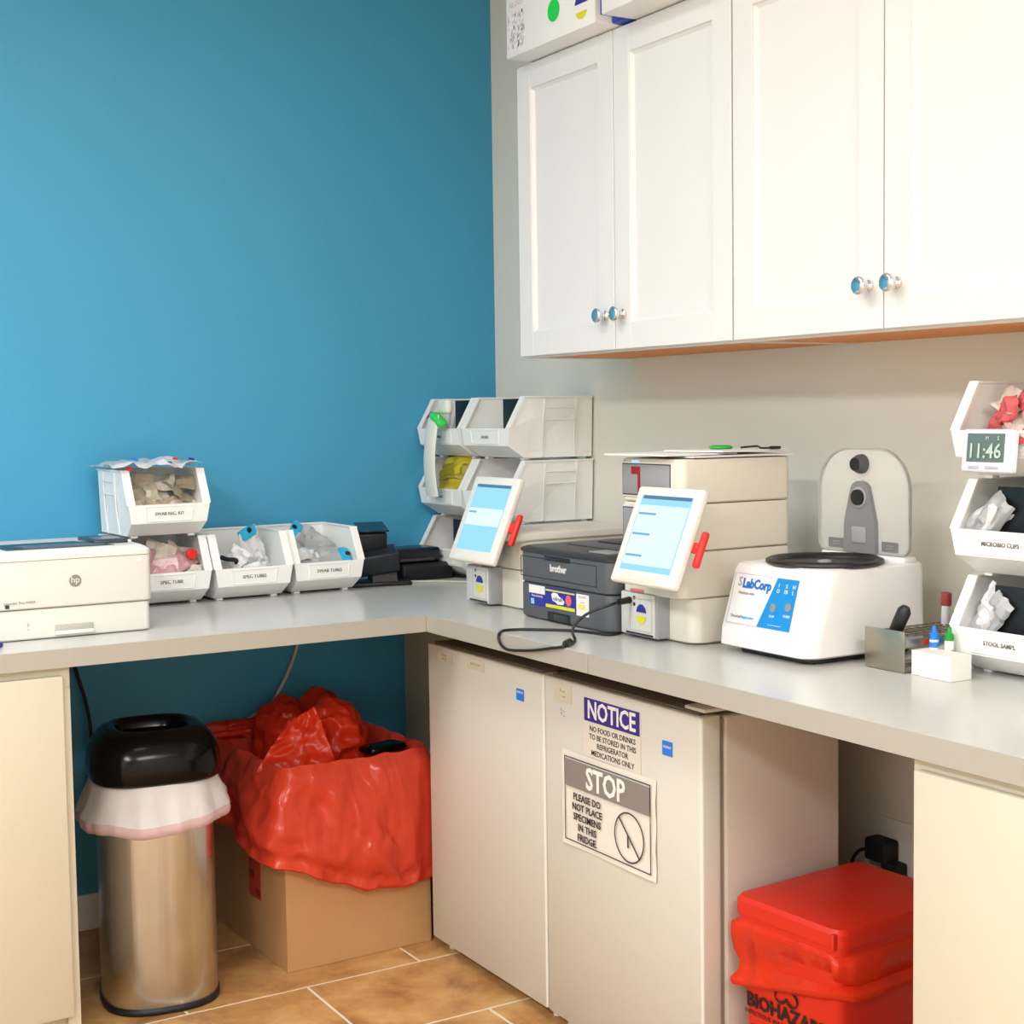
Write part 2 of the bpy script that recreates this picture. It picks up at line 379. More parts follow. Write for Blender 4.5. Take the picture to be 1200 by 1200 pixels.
# ------------------------------------------------------------------ fridges
def fridge(label, y0, wd, hinge_left):
    t = thing('under_counter_fridge', label, 'fridge', (-.59, y0, 0), -90, 'white under-counter fridges')
    bm = bmesh.new(); bx(bm, .004, wd-.004, .062, .36, .035, .802, .006, 3)
    obj('body', bm, mat('fridge_side_enamel', (208, 198, 188), .45, bump=.06, bscale=200), t)
    bm = bmesh.new(); rbox(bm, .0015, wd-.0015, 0, .05, .034, .806, .007, .003); obj('door', bm, fridge_m, t, 50)
    box('gasket', mat('gasket_grey', (150, 142, 130), .7), t, .01, wd-.01, .05, .062, .042, .798, bev=.001)
    box('top_gap_shade', mat('shaded_top', (96, 86, 76), .6), t, .02, wd-.02, .012, .34, .8055, .812, bev=.001)  # dark colour puts the shadow of the gap below the worktop onto the top
    hx = wd-.034
    bm = bmesh.new(); bx(bm, hx-.035, hx+.03, .012, .09, .812, .82, .003); cyl(bm, (hx, .025, .80), (hx, .025, .815), .008)
    if hinge_left: bm.free()
    else: obj('hinge', bm, fridge_m, t)
    for x in (.03, wd-.03):
        for y in (.05, .3):
            bm = bmesh.new(); cyl(bm, (x, y, .001), (x, y, .036), .014, .012, 14); obj('foot', bm, white_pl, t)
    box('kick_rail', darker, t, .02, wd-.02, .07, .09, .012, .036, bev=.001)
    return t
F1 = fridge('white under-counter fridge at the inner corner, its door bare but for small stickers', -.6415, .566, True)
F2 = fridge('white under-counter fridge with the NOTICE and STOP signs on its door', -1.2095, .569, False)
def plate(parent, name, m, x0, x1, z0, z1, y=-.0008, t=.0007, label=None, bev=0):
    bm = bmesh.new(); bx(bm, x0, x1, y-t, y, z0, z1, bev); o = obj(name, bm, m, parent, 0)
    if label: o['label'] = label
    return o
f1 = lambda z: z+.91
plate(F1, 'sticker', tape_y, .058, .135, .768, .795, label='yellowed strip label'); plate(F1, 'sticker', tape_y, .215, .30, .772, .798, label='yellowed strip label')
text('KEEP AT 2-8 C', .008, ink_soft, F1, (.257, -.0016, .785), name='lettering'); text('MODEL\nNo. 12', .008, ink_soft, F1, (.095, -.0016, .782), name='lettering')
plate(F1, 'sticker', sticker_blue, .448, .482, .731, .758, label='small bright blue square sticker'); text('ENERGY', .008, paper_m, F1, (.465, -.0016, .75), name='lettering')
plate(F2, 'sticker', tape_y, .045, .115, .757, .797, label='yellowed strip label'); text('i ......\n   ......', .011, ink, F2, (.08, -.0016, .778), name='lettering')
text('i .....\n* ....', .011, ink_soft, F2, (.08, -.0016, .735), name='lettering')
plate(F2, 'sticker', sticker_blue, .445, .478, .712, .741, label='small bright blue square sticker'); text('ENERGY', .007, paper_m, F2, (.462, -.0016, .729), name='lettering')
# notice sheet
ns = plate(F2, 'notice_sheet', mat('notice_paper', (222, 217, 206), .6), .162, .372, .655, .785, label='paper notice with a purple-blue NOTICE header')
plate(ns, 'header_band', notice_blue, .166, .369, .733, .783, -.0016); text('NOTICE', .054, paper_m, ns, (.2675, -.0026, .757), name='lettering', bold=.0012, sx=.9)
text('NO FOOD OR DRINKS\nTO BE STORED IN THIS\nREFRIGERATOR\nMEDICATIONS ONLY', .0165, ink, ns, (.27, -.0018, .692), name='lettering', bold=.0002, line=1.05)
# stop sheet, slightly wavy
def wavy(x0, x1, z0, z1, y, nx=14, nzv=10, amp=.003):
    bm = bmesh.new(); G_ = {}
    for s in (0, 1):
        for i in range(nx+1):
            for j in range(nzv+1):
                x = x0+(x1-x0)*i/nx; z = z0+(z1-z0)*j/nzv
                e = max(abs(i/nx-.5), abs(j/nzv-.5))*2
                G_[s, i, j] = bm.verts.new((x, y-.0006*s-(e**4)*amp*(.5+.5*math.sin(9*z*8+x*20)), z))
        for i in range(nx):
            for j in range(nzv): bm.faces.new([G_[s, i, j], G_[s, i+1, j], G_[s, i+1, j+1], G_[s, i, j+1]][::1 if s else -1])
    return bm
ss = obj('stop_sheet', wavy(.078, .425, .445, .655, -.0018), mat('stop_paper', (232, 228, 218), .55), F2, 60); ss['label'] = 'paper sign with a grey STOP header and crossed circle'
yb = -.0065
bm = bmesh.new(); frame_z(bm, .092, .411, .457, .643, .0022, yb-.0006, yb); obj('border_line', bm, ink, ss, 0)
plate(ss, 'header_band', stop_grey, .096, .407, .578, .637, yb); text('STOP', .066, paper_m, ss, (.25, yb-.0012, .606), name='lettering', bold=.0016, sx=.92)
text('PLEASE DO\nNOT PLACE\nSPECIMENS\nIN THIS\nFRIDGE.', .0215, ink, ss, (.178, yb, .514), name='lettering', bold=.0004, line=1.02)
bm = bmesh.new(); cx_, cz_, rr = .335, .516, .053; N_ = 40
for i in range(N_):
    a, b = 2*PI*i/N_, 2*PI*(i+1)/N_
    prism(bm, [(cx_+q*math.cos(v), cz_+q*math.sin(v)) for v, q in ((a, rr), (b, rr), (b, rr-.003), (a, rr-.003))], 'y', yb-.0006, yb)
prism(bm, [(cx_-.038, cz_+.036), (cx_-.036, cz_+.039), (cx_+.038, cz_-.036), (cx_+.036, cz_-.039)], 'y', yb-.0006, yb)
prism(bm, [(cx_-.006, cz_+.006), (cx_-.003, cz_+.006), (cx_-.001, cz_-.022), (cx_-.006, cz_-.022)], 'y', yb-.0006, yb)
obj('crossed_circle', bm, ink, ss, 0)

# ------------------------------------------------------------------ stacking bins
BH, BD = .177, .275
def bin_(label, loc, rz, w, txt, group, ribs=True, holder=True, h=BH):
    t = thing('stacking_bin', label, 'bin', loc, rz, group); th = .003
    def obj(name, bm, m, par, sm=30):
        for v in bm.verts:
            if v.co.z < .088: v.co.x = w/2+(v.co.x-w/2)*(1-.13*min(1, (.088-v.co.z)/.08)*(1-.6*min(1, max(0, v.co.y)/BD)))
        return OBJ(name, bm, m, par, sm)
    prof = [(0, .088), (.004, .04), (.058, .006), (BD, .006), (BD, h-.001), (.05, h-.001)]
    bm = bmesh.new()
    for x in (0, w-th): prism(bm, prof, 'x', x, x+th)
    prism(bm, [(0, .088), (.004, .04), (.058, .006), (.061, .009), (.007, .042), (.003, .088)], 'x', th, w-th)
    bx(bm, th, w-th, .058, BD, .006, .009); bx(bm, th, w-th, BD-th, BD, .009, h-.001)
    # rim flanges round the opening
    for x0, x1 in ((th, .019), (w-.019, w-th)): prism(bm, [(0, .088), (.05, h-.001), (.054, h-.001), (.004, .088)], 'x', x0, x1)
    for x0, x1 in ((-.004, .006), (w-.006, w+.004)): bx(bm, x0, x1, .05, BD, h-.006, h-.001, .001, 1)
    for x0, x1 in ((-.0025, 0), (w, w+.0025)):
        prism(bm, [(0, .088), (.05, h-.001), (.058, h-.001), (.008, .088)], 'x', x0, x1)
    bx(bm, 0, w, BD-.006, BD+.001, h-.006, h-.001, .001, 1)
    obj('tray', bm, bin_pl, t, 30)
    for x0, x1 in ((-.003, 0), (w, w+.003)):
        bm = bmesh.new()
        for y in (.112, .215): prism(bm, [(y, .008), (y+.006, .008), (y+.003, .075), (y+.009, h-.008), (y+.003, h-.008), (y-.003, .075)], 'x', x0, x1)
        for z in (h-.035, h-.068): bx(bm, x0, x1, .118, .217, z, z+.004, .001, 1)
        obj('side_rib', bm, bin_pl, t, 30)
    for x in (.012, w-.032):
        for y in (.062, BD-.03): bm = bmesh.new(); bx(bm, x, x+.02, y, y+.02, -.0005, .0068, .001, 1); obj('foot_pad', bm, bin_pl, t, 30)
    bm = bmesh.new(); tl = Matrix.Translation((w/2, .002, .064)) @ Matrix.Rotation(R(4.8), 4, 'X')
    hw = w*.30; frame = []
    for a in ((-hw, hw, -.020, -.0175), (-hw, hw, .0175, .020), (-hw, -hw+.003, -.02, .02), (hw-.003, hw, -.02, .02)): bx(bm, a[0], a[1], -.0022, .0005, a[2], a[3], .0006, 1, tl)
    bx(bm, -hw, hw, -.0008, .0004, -.0175, .0175, 0, 1, tl); obj('label_holder', bm, bin_pl, t, 30)
    if txt:
        text(txt, .0125 if len(txt) < 11 else .0112, mat('label_ink', (112, 106, 98), .7), t, (w/2, .0008, .064), (PI/2-R(-4.8)*-1, 0, 0), name='lettering', bold=.0003)
    return t
LB = 'stacking bins on the left worktop'; CB = 'stacking bins piled in the corner'; RB = 'stacking bins piled at the right'
yl = -.318
wA = .214
bin_('white stacking bin directly right of the white printer, lower of its pile of two', (-1.262, yl, ZC+.0006), 0, wA, 'SPEC TUBE', LB)
bin_('white stacking bin on top of the left pile, full of cream packets', (-1.262, yl, ZC+BH), 0, wA, 'SWAB REC. KIT', LB)
bin_('open single white stacking bin second from the black card terminal, grey pouches inside', (-1.040, yl-.004, ZC+.0006), 0, .216, 'SPEC TUBES', LB)
bin_('open single white stacking bin nearest the black card terminal', (-.816, yl+.006, ZC+.0006), 0, .206, 'SWAB TUBES', LB)
cbl = [('lowest, against the blue wall', 'middle, against the blue wall, yellow film inside', 'top, against the blue wall, purple-capped tubes inside'),
       ('lowest in the front column, behind the tablet', 'middle of the front column', 'top of the front column, black divider inside')]
ctx = [('TUBES', 'MICRO', 'VIALS'), ('', '', 'SWABS')]
for c in range(2):
    for k in range(3):
        bin_('white stacking bin in the corner, '+cbl[c][k], (-.282, -.008-c*.275, ZC+.0006+k*BH), -90, .267, ctx[c][k], CB)
rbl = ['lowest of the right-hand pile beside the foam tray', 'middle of the right-hand pile', 'top of the right-hand pile behind the timer, red packets inside']
for k in range(3):
    bin_('white stacking bin, '+rbl[k], (-.28, -2.112, ZC+.0006+k*BH), -90, .224, ('STOOL SAMPL', 'MICROBIO CUPS', '')[k], RB)

# contents --------------------------------------------------------
def packet(name, label, cat, group, m, c, size, rot, seed, thick=.012, crumple=.5, n=9):
    bm = bmesh.new(); V = {}; L_, W_ = size
    for s in (-1, 1):
        for i in range(n+1):
            for j in range(n+1):
                u, v = i/n-.5, j/n-.5; edge = (1-(2*abs(u))**4)*(1-(2*abs(v))**4)
                x, y = u*L_, v*W_
                wv = (nz(x*28, y*28, 0, seed)+.5*nz(x*70, y*70, 1, seed))*crumple*.02
                V[s, i, j] = bm.verts.new((x*(1-.1*abs(nz(v*5, 0, 0, seed))), y, wv+s*(thick*.5*edge*(.55+.6*abs(nz(x*60, y*60, 3, seed)))+.0004)))
        for i in range(n):
            for j in range(n): bm.faces.new([V[s, i, j], V[s, i+1, j], V[s, i+1, j+1], V[s, i, j+1]][::s])
    loop = [(i, 0) for i in range(n)]+[(n, j) for j in range(n)]+[(i, n) for i in range(n, 0, -1)]+[(0, j) for j in range(n, 0, -1)]
    for k in range(len(loop)):
        a, b = loop[k], loop[(k+1) % len(loop)]
        bm.faces.new((V[-1, a[0], a[1]], V[-1, b[0], b[1]], V[1, b[0], b[1]], V[1, a[0], a[1]]))
    o = obj(name, bm, m, None, 25, c, tuple(R(a) for a in rot)); return tag(o, label, cat, group)
random.seed(11)
def grid_fill(ax, a0, a1, other, z0, dz, mats, size, noun, where, group, s0, cols=3, rows=3, cat='packet', name='sample_packet', thick=.007, cr=.9):
    CN = {3: ['left', 'middle', 'right'], 2: ['left', 'right'], 1: ['']}[cols]; RN = {3: ['bottom', 'centre', 'top'], 2: ['lower', 'upper']}[rows]; k = 0
    for r_ in range(rows):
        for c_ in range(cols):
            f = (c_+.5)/cols; a = a0+(a1-a0)*f; m, word = mats[(k*2+r_) % len(mats)]
            p = other[0]+(other[1]-other[0])*r_/(rows-1)
            c = (a, p, z0+dz*r_+.006*((c_+r_) % 2)) if ax == 'x' else (p, a, z0+dz*r_+.006*((c_+r_) % 2))
            lb = 'crumpled %s %s, %s %s among those in %s' % (word, noun, RN[r_], CN[c_], where)
            packet(name, ' '.join(lb.split()).replace(' ,', ','), cat, group, m, c, size, (random.uniform(35, 75) if ax == 'x' else random.uniform(40, 80), random.uniform(-25, 25), random.uniform(-35, 35)-(90 if ax == 'y' else 0)), s0+k, thick, cr, 8); k += 1
PM = mat('ivory_packet', (226, 220, 206), .5), mat('tan_packet', (186, 170, 146), .5, var=.15, scale=40), mat('khaki_packet', (180, 170, 146), .5, var=.1), mat('mauve_packet', (196, 150, 154), .4, var=.35, scale=60), mat('yellow_film_dark', (160, 146, 30), .4)
grid_fill('x', -1.255+.02, -1.07, (-.262, -.20), ZC+BH+.072, .032, [(cream_pk, 'cream'), (PM[0], 'ivory'), (PM[1], 'tan'), (PM[2], 'khaki')], (.095, .062), 'packet', 'the top left bin', 'packets in the top left bin', 20)
grid_fill('x', -1.235, -1.07, (-.265, -.215), ZC+.076, .026, [(pink_pk, 'pink'), (cream_pk, 'cream'), (PM[3], 'mauve')], (.08, .05), 'packet', 'the bin beside the white printer', 'packets in the lower left bin', 60)
grid_fill('y', -2.16, -2.315, (-.25, -.21), ZC+2*BH+.080, .030, [(red_pk, 'red'), (pink_pk, 'pink'), (cream_pk, 'cream'), (red_pk, 'red')], (.08, .05), 'packet', 'the top right-hand bin', 'packets in the top right-hand bin', 130, cols=3)
grid_fill('y', -.09, -.25, (-.24, -.215), ZC+BH+.098, .034, [(yellow_pk, 'yellow'), (PM[4], 'olive')], (.13, .06), 'film bag', 'the middle corner bin', 'yellow films in the corner bin', 90, cols=1, rows=3, name='yellow_film', cat='bag', thick=.012)
tag(obj('red_cap', (lambda b: (lathe(b, [(.012, 0), (.014, .002), (.014, .014), (.011, .018)], (0, 0, 0), 18, 'y'), b)[1])(bmesh.new()), pen_red, None, 40, (-1.082, -.268, ZC+.128), (0, 0, 0)), 'round red cap poking out of the pink packets', 'cap')
# plastic print bag lying over the top bin
bm = bmesh.new(); nx, ny = 22, 12; V = {}
for i in range(nx+1):
    for j in range(ny+1):
        u, v = i/nx, j/ny; x = -1.285+.23*u; y = -.29+.25*v
        V[i, j] = bm.verts.new((x+.012*nz(v*6, u*3, 0, 5), y+.014*nz(u*7, 2, 0, 6)+(-.01*math.sin(u*3)), ZC+2*BH+.004+.026*abs(nz(u*5, v*4, 0, 9))+.012*math.sin(PI*u)*(1-v*.4)-(0.012 if j == 0 and 4 < i < 18 else 0)))
for i in range(nx):
    for j in range(ny): bm.faces.new((V[i, j], V[i+1, j], V[i+1, j+1], V[i, j+1]))
pb = tag(obj('plastic_bag', bm, print_bag, None, 25), 'clear plastic bags with blue and red print draped over the top left bin', 'bag')
md = pb.modifiers.new('s', 'SOLIDIFY'); md.thickness = .0012
for (x, y, z, m, sx_) in ((-1.235, -.296, .027, sticker_blue, .02), (-1.13, -.296, .026, pen_red, .014), (-1.145, -.295, .016, navy, .012), (-1.085, -.29, .024, navy, .016)):
    bm = bmesh.new(); bx(bm, -sx_/2, sx_/2, -.001, .001, -.003, .003, .0005); o = obj('printed_mark', bm, m, pb, 0, (x, y, ZC+2*BH+z), (.3, .2, 0)); 
disc(pb, 'red_dot', pen_red, -1.243, ZC+2*BH+.003, .008, .006, -.27)
# pouches with blue caps
def pouch(label, c, size, rot, m, seed, cap=None, group=None, cap_m=cyan_m):
    p = packet('sample_pouch', label, 'pouch', group, m, c, size, rot, seed, .03, .7, 12)
    if cap:
        bm = bmesh.new(); bx(bm, -size[0]*.52, -size[0]*.52+.03, -size[1]*.38, size[1]*.38, -.011, .011, .006); obj('end_cap', bm, cap_m, p)
        bm = bmesh.new(); cyl(bm, (-size[0]*.5+.004, 0, .0105), (-size[0]*.5+.004, 0, .0135), .008, .007, 12); obj('cap_button', bm, black_m, p)
    return p
GP = 'grey pouches in the second single bin'
pouch('pale pouch with a blue cap standing tall in the bin beside the pink packets', (-.885, -.19, ZC+.122), (.125, .075), (75, 70, 10), pale_pouch, 3, True)
pouch('grey pouch crumpled at the left front of the middle left bin', (-.985, -.25, ZC+.082), (.09, .06), (50, 10, 20), grey_pouch, 4)
pouch('shiny pale pouch folded at the right of the middle left bin', (-.955, -.235, ZC+.098), (.085, .06), (60, -60, -20), pale_pouch, 8)
pouch('small white pouch lying low in the front of the middle left bin', (-.905, -.265, ZC+.077), (.07, .04), (40, 5, 10), pale_pouch, 9)
pouch('grey pouch low behind the others in the middle left bin', (-.93, -.17, ZC+.06), (.16, .09), (5, 5, 10), grey_pouch, 15)
bm = bmesh.new(); tube(bm, [(-1.005, -.27, ZC+.115), (-.985, -.265, ZC+.108), (-.96, -.255, ZC+.104), (-.955, -.25, ZC+.095)], .006)
tag(obj('black_clip', bm, black_m), 'black forked clip in the bin beside the pink packets', 'clip')
pouch('blue-capped grey pouch leaning against the left side of the bin by the card terminal', (-.695, -.15, ZC+.135), (.135, .07), (20, 38, 190), grey_pouch, 5, True).rotation_euler = (R(45), R(32), R(-12))
pouch('blue-capped grey pouch lying along the front of the bin by the card terminal', (-.708, -.235, ZC+.098), (.165, .07), (20, 2, 178), grey_pouch, 6, True).rotation_euler = (R(-40), R(-4), R(176))
pouch('clear crinkled pouch in the middle of the bin by the card terminal', (-.745, -.235, ZC+.105), (.09, .05), (35, 10, 20), pale_pouch, 7)
pouch('grey pouch low in the bin by the card terminal', (-.71, -.17, ZC+.06), (.16, .09), (5, 5, 10), grey_pouch, 16)

# corner bin contents
def divider(label, x, y, z, w_, h_):
    t = thing('divider_card', label, 'divider', (x, y, z), -90)
    box('card', black_m, t, 0, w_, 0, .004, 0, h_, bev=.0005)
divider('black divider card in the top corner bin away from the blue wall', -.225, -.425, ZC+2*BH+.022, .105, .148)
divider('black divider card in the top corner bin against the blue wall', -.225, -.145, ZC+2*BH+.022, .105, .148)
divider('black divider card in the lowest corner bin against the blue wall', -.225, -.12, ZC+.022, .13, .148)
divider('black divider card in the middle right-hand bin', -.240, -2.185, ZC+BH+.030, .141, .135)
divider('black divider card in the lowest right-hand bin', -.240, -2.180, ZC+.030, .146, .135)
def vial(label, c, h_, r_, capm, rot=(0, 0, 0), group=None, body=clearish, name='sample_tube'):
    t = thing(name, label, 'tube', c, 0, group); t.rotation_euler = tuple(R(a) for a in rot)
    bm = bmesh.new(); lathe(bm, [(r_*.6, 0), (r_, r_*.6), (r_, h_*.8)], n=14); obj('barrel', bm, body, t)
    bm = bmesh.new(); lathe(bm, [(r_*1.05, h_*.8), (r_*1.2, h_*.82), (r_*1.15, h_), (r_*.8, h_*1.01)], n=14); obj('cap', bm, capm, t)
vial('purple-capped tube upright in the top corner bin by the blue wall', (-.222, -.075, ZC+2*BH+.05), .105, .009, purple_m, (0, 8, 0))
vial('purple-capped tube lying at the front of the top corner bin by the blue wall', (-.235, -.11, ZC+2*BH+.085), .07, .011, purple_m, (50, 0, -110))
packet('clear_packet', 'clear packet beside the purple-capped tubes in the corner', 'packet', None, pale_pouch, (-.2, -.11, ZC+2*BH+.09), (.07, .06), (70, 10, 60), 31)
t = thing('paper_sleeve', 'white paper sleeve with a green clip hanging from the top corner bin', 'sleeve', (-.295, -.17, ZC+2*BH+.10), -90)
bm = bmesh.new(); rings = []
for k in range(13):
    v = k/12; zc = .02-.23*v; yc = -.020-.012*math.sin(v*PI)+.0*v; wd = .032+.004*v
    rings.append([(x_+.008-.016*v, yc+y_, zc+(.01*math.sin(a) if k in (0,) else 0)) for a in [2*PI*i/16 for i in range(16)] for x_, y_ in [(wd*math.cos(a), .008*math.sin(a))]])
loft(bm, rings); obj('sleeve', bm, mat('sleeve_white', (226, 228, 220), .5), t)
bm = bmesh.new(); bx(bm, -.02, .045, -.028, .004, .012, .034, .008, 3, Matrix.Rotation(.5, 4, 'Y')); obj('clip', bm, mat('clip_green', (60, 220, 90), .4), t)
bm = bmesh.new(); bx(bm, -.0, .06, -.005, .02, .03, .075, .012, 3); obj('sleeve_head', bm, MATS['sleeve_white'], t)
# right-hand bin contents
for k, nm in ((1, 'middle'), (0, 'lowest')):
    pouch('long grey pouch leaning in the %s right-hand bin' % nm, (-.235, -2.155, ZC+k*BH+.102), (.13, .06), (60, -65, 0), pale_pouch, 41+k).rotation_euler = (R(80), R(-35 if k else -60), R(-90))
    pouch('dull grey pouch beside the divider in the %s right-hand bin' % nm, (-.248, -2.172, ZC+k*BH+.098), (.12, .05), (60, -65, 0), grey_pouch, 43+k).rotation_euler = (R(85), R(-50), R(-85))
    pouch('white pouch in front of the grey one in the %s right-hand bin' % nm, (-.250, -2.165, ZC+k*BH+.092), (.10, .03), (60, -65, 0), paper_m, 45+k).rotation_euler = (R(80), R(-62), R(-95))

# timer on the right pile
t = thing('digital_timer', 'small white digital timer on the front of the top right-hand bin', 'timer', (-.286, -2.158, ZC+.368), -90-4)
tm = Matrix.Rotation(R(-5), 4, 'X')
bm = bmesh.new(); bx(bm, 0, .118, -.02, -.002, 0, .076, .005, 3, tm); obj('case', bm, mat('timer_white', (232, 230, 240), .35), t)
bm = bmesh.new(); bx(bm, .014, .102, -.0212, -.0195, .018, .068, .001, 1, tm); obj('display', bm, lcd_m, t)
text('11:46', .036, mat('lcd_ink', (196, 214, 206), .4), t, (.058, -.0200, .038), (PI/2-R(5), 0, 0), name='lettering', bold=.0004)
text('M       S', .010, MATS['lcd_ink'], t, (.075, -.0176, .061), (PI/2-R(5), 0, 0), name='lettering')
bm = bmesh.new(); bx(bm, .02, .045, -.0215, -.019, .006, .011, .001, 1, tm); bx(bm, .06, .09, -.0215, -.019, .006, .011, .001, 1, tm); obj('button', bm, mat('timer_button', (190, 188, 200), .4), t)
bm = bmesh.new(); bx(bm, .03, .09, -.002, .006, .02, .05, .001, 1); obj('magnet_clip', bm, grey_pl, t)

# ------------------------------------------------------------------ white laser printer
t = thing('laser_printer', 'white laser printer with a round grey emblem at the left end of the worktop', 'printer', (-1.69, -.69, ZC))
W_ = .37
bm = bmesh.new(); rbox(bm, .004, W_-.004, .004, .335, .002, .068, .012, .003); obj('paper_tray', bm, ivory_pl, t, 40)
bm = bmesh.new(); rbox(bm, 0, W_, 0, .335, .070, .176, .014, .003); obj('body', bm, ivory_pl, t, 40)
bm = bmesh.new(); rs = [rrect(W_/2, .1675, W_/2+.001, .1685, .016, .1765), rrect(W_/2, .1675, W_/2+.001, .1685, .016, .186), rrect(W_/2, .172, W_/2-.005, .158, .016, .193), rrect(W_/2, .175, W_/2-.014, .148, .014, .197)]
loft(bm, rs); obj('top_cover', bm, white_pl, t, 40)
bm = bmesh.new(); prism(bm, [(.06, .045), (.30, .045), (.245, .20), (.05, .20)], 'z', .1962, .1985); obj('output_slot', bm, mat('output_dark', (44, 50, 60), .35), t, 0)
bm = bmesh.new(); prism(bm, [(.10, .05), (.28, .05), (.24, .11), (.09, .11)], 'z', .1984, .2015); obj('output_flap', bm, mat('flap_slate', (92, 104, 118), .35), t, 0)
bm = bmesh.new(); bx(bm, .265, .345, .09, .24, .196, .206, .004, 2); obj('control_panel', bm, mat('panel_dark', (52, 60, 72), .3), t)
bm = bmesh.new(); bx(bm, .275, .335, .11, .18, .2058, .2068, .001, 1); obj('display', bm, mat('lcd_grey', (110, 120, 124), .25), t)
disc(t, 'emblem', mat('emblem_grey', (136, 132, 124), .4), .197, .126, .0135, .0135, -.0002); text('hp', .02, ivory_pl, t, (.197, -.0014, .128), name='lettering', bold=.0003)
text('LaserJet Pro M404', .009, ink_soft, t, (.075, -.0006, .085), name='lettering')
disc(t, 'power_button', mat('button_white', (246, 246, 242), .3), .342, .164, .005, .0035, -.0002)
plate(t, 'usb_port', darker, .044, .053, .0745, .082, -.0002)
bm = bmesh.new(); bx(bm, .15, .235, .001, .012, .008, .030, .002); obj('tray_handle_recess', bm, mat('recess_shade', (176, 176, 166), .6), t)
bm = bmesh.new(); bx(bm, .15, .235, -.003, .006, .008, .016, .002); obj('tray_handle', bm, white_pl, t)
text('3\n-', .010, ink_soft, t, (.092, .0030, .030), name='lettering')

# ------------------------------------------------------------------ card terminals by the corner
t = thing('card_terminal', 'black card payment terminal on a tilting stand beside the bins', 'terminal', (-.517, -.205, ZC), -14)
bm = bmesh.new(); bx(bm, -.085, .09, -.045, .07, .0005, .012, .004); obj('base_plate', bm, black_m, t)
bm = bmesh.new(); prism(bm, [(-.03, .012), (.045, .012), (.035, .075), (-.005, .075)], 'x', -.022, .05); obj('pedestal', bm, darker, t)
bm = bmesh.new(); bx(bm, -.075, .055, -.035, .03, -.025, .035, .006, 3, Matrix.Translation((-.0, -.005, .068)) @ Matrix.Rotation(R(20), 4, 'X') @ Matrix.Rotation(R(-8), 4, 'Y')); obj('reader', bm, mat('reader_black', (34, 38, 44), .4), t)
bm = bmesh.new(); bx(bm, -.06, .025, -.02, .045, .0, .055, .005, 3, Matrix.Translation((-.0, .01, .098)) @ Matrix.Rotation(R(12), 4, 'X')); obj('keypad_block', bm, black_m, t)
bm = bmesh.new(); bx(bm, -.05, .035, -.02, .075, .0, .004, .001, 1, Matrix.Translation((-.005, .0, .157)) @ Matrix.Rotation(R(12), 4, 'X')); obj('display', bm, mat('dark_glass', (24, 44, 56), .12), t)
t = thing('label_printer', 'low black label printer with a rounded cover in the corner behind the card terminal', 'printer', (-.40, -.145, ZC), 0)
bm = bmesh.new(); bx(bm, -.03, .14, -.04, .09, .0005, .05, .012, 4); obj('lower_case', bm, black_m, t)
bm = bmesh.new(); bx(bm, -.04, .108, -.02, .085, .050, .094, .01, 4); obj('upper_cover', bm, mat('cover_black', (18, 22, 30), .25), t)
bm = bmesh.new(); bx(bm, -.025, .085, -.022, -.015, .056, .064, .002); obj('label_slot', bm, seam_m, t)
bm = bmesh.new(); tube(bm, [(-.46, -.20, .9135), (-.40, -.225, .9135), (-.34, -.27, .9135), (-.29, -.335, .9135), (-.22, -.40, .9135)], .0035); tag(obj('white_cord', bm, cable_w), 'thin white cord lying on the worktop in the corner', 'cord')
bm = bmesh.new(); tube(bm, [(-.262, -.14, .9145), (-.235, -.20, .9145), (-.24, -.27, .9145), (-.20, -.33, .9145)], .0045); tag(obj('data_cable', bm, cable_b), 'black cable under the front of the corner bins', 'cord')

# ------------------------------------------------------------------ analyzers with tablets
def tablet(t, o, w_, h_, tilt, rows, capbar):
    T = Matrix.Translation(o) @ Matrix.Rotation(-R(tilt), 4, 'X')
    bm = bmesh.new(); bx(bm, 0, w_, 0, .02, 0, h_, .007, 4, T); tb = obj('tablet_display', bm, white_pl, t); tb['label'] = 'white tilted touchscreen tablet'
    def pl(name, m, x0, x1, z0, z1, y):
        bm = bmesh.new(); bx(bm, x0*w_, x1*w_, y-.0006, y, z0*h_, z1*h_, 0, 1, T); return obj(name, bm, m, tb, 0)
    pl('screen', scr_blue, .115, .90, .13, .905, -.0002)
    pl('screen_bar', scr_dark, .14, .89, .865, .90, -.0009)
    for a, b in rows[0]: pl('screen_panel', scr_white, .13, .885, a, b, -.0009)
    for z, x in rows[1]: pl('screen_text', scr_txt, .15, x, z, z+.022, -.0016)
    pl('chin_strip', mat('chin_beige', (226, 218, 204), .5) if capbar else white_pl, .18, .72, .03, .085, -.0004)
    bm = bmesh.new(); bx(bm, w_*.3, w_*.7, .018, .06, h_*.05, h_*.35, .006, 2, T); obj('tablet_mount', bm, grey_pl, t)
    bm = bmesh.new(); bx(bm, w_-.012, w_+.012, .018, .034, h_*.40, h_*.50, .003, 2, T)
    bx(bm, w_+.006, w_+.022, .020, .034, h_*.26, h_*.62, .006, 3, T); o_ = obj('side_handle', bm, pen_red, t); o_['label'] = 'red side handle'
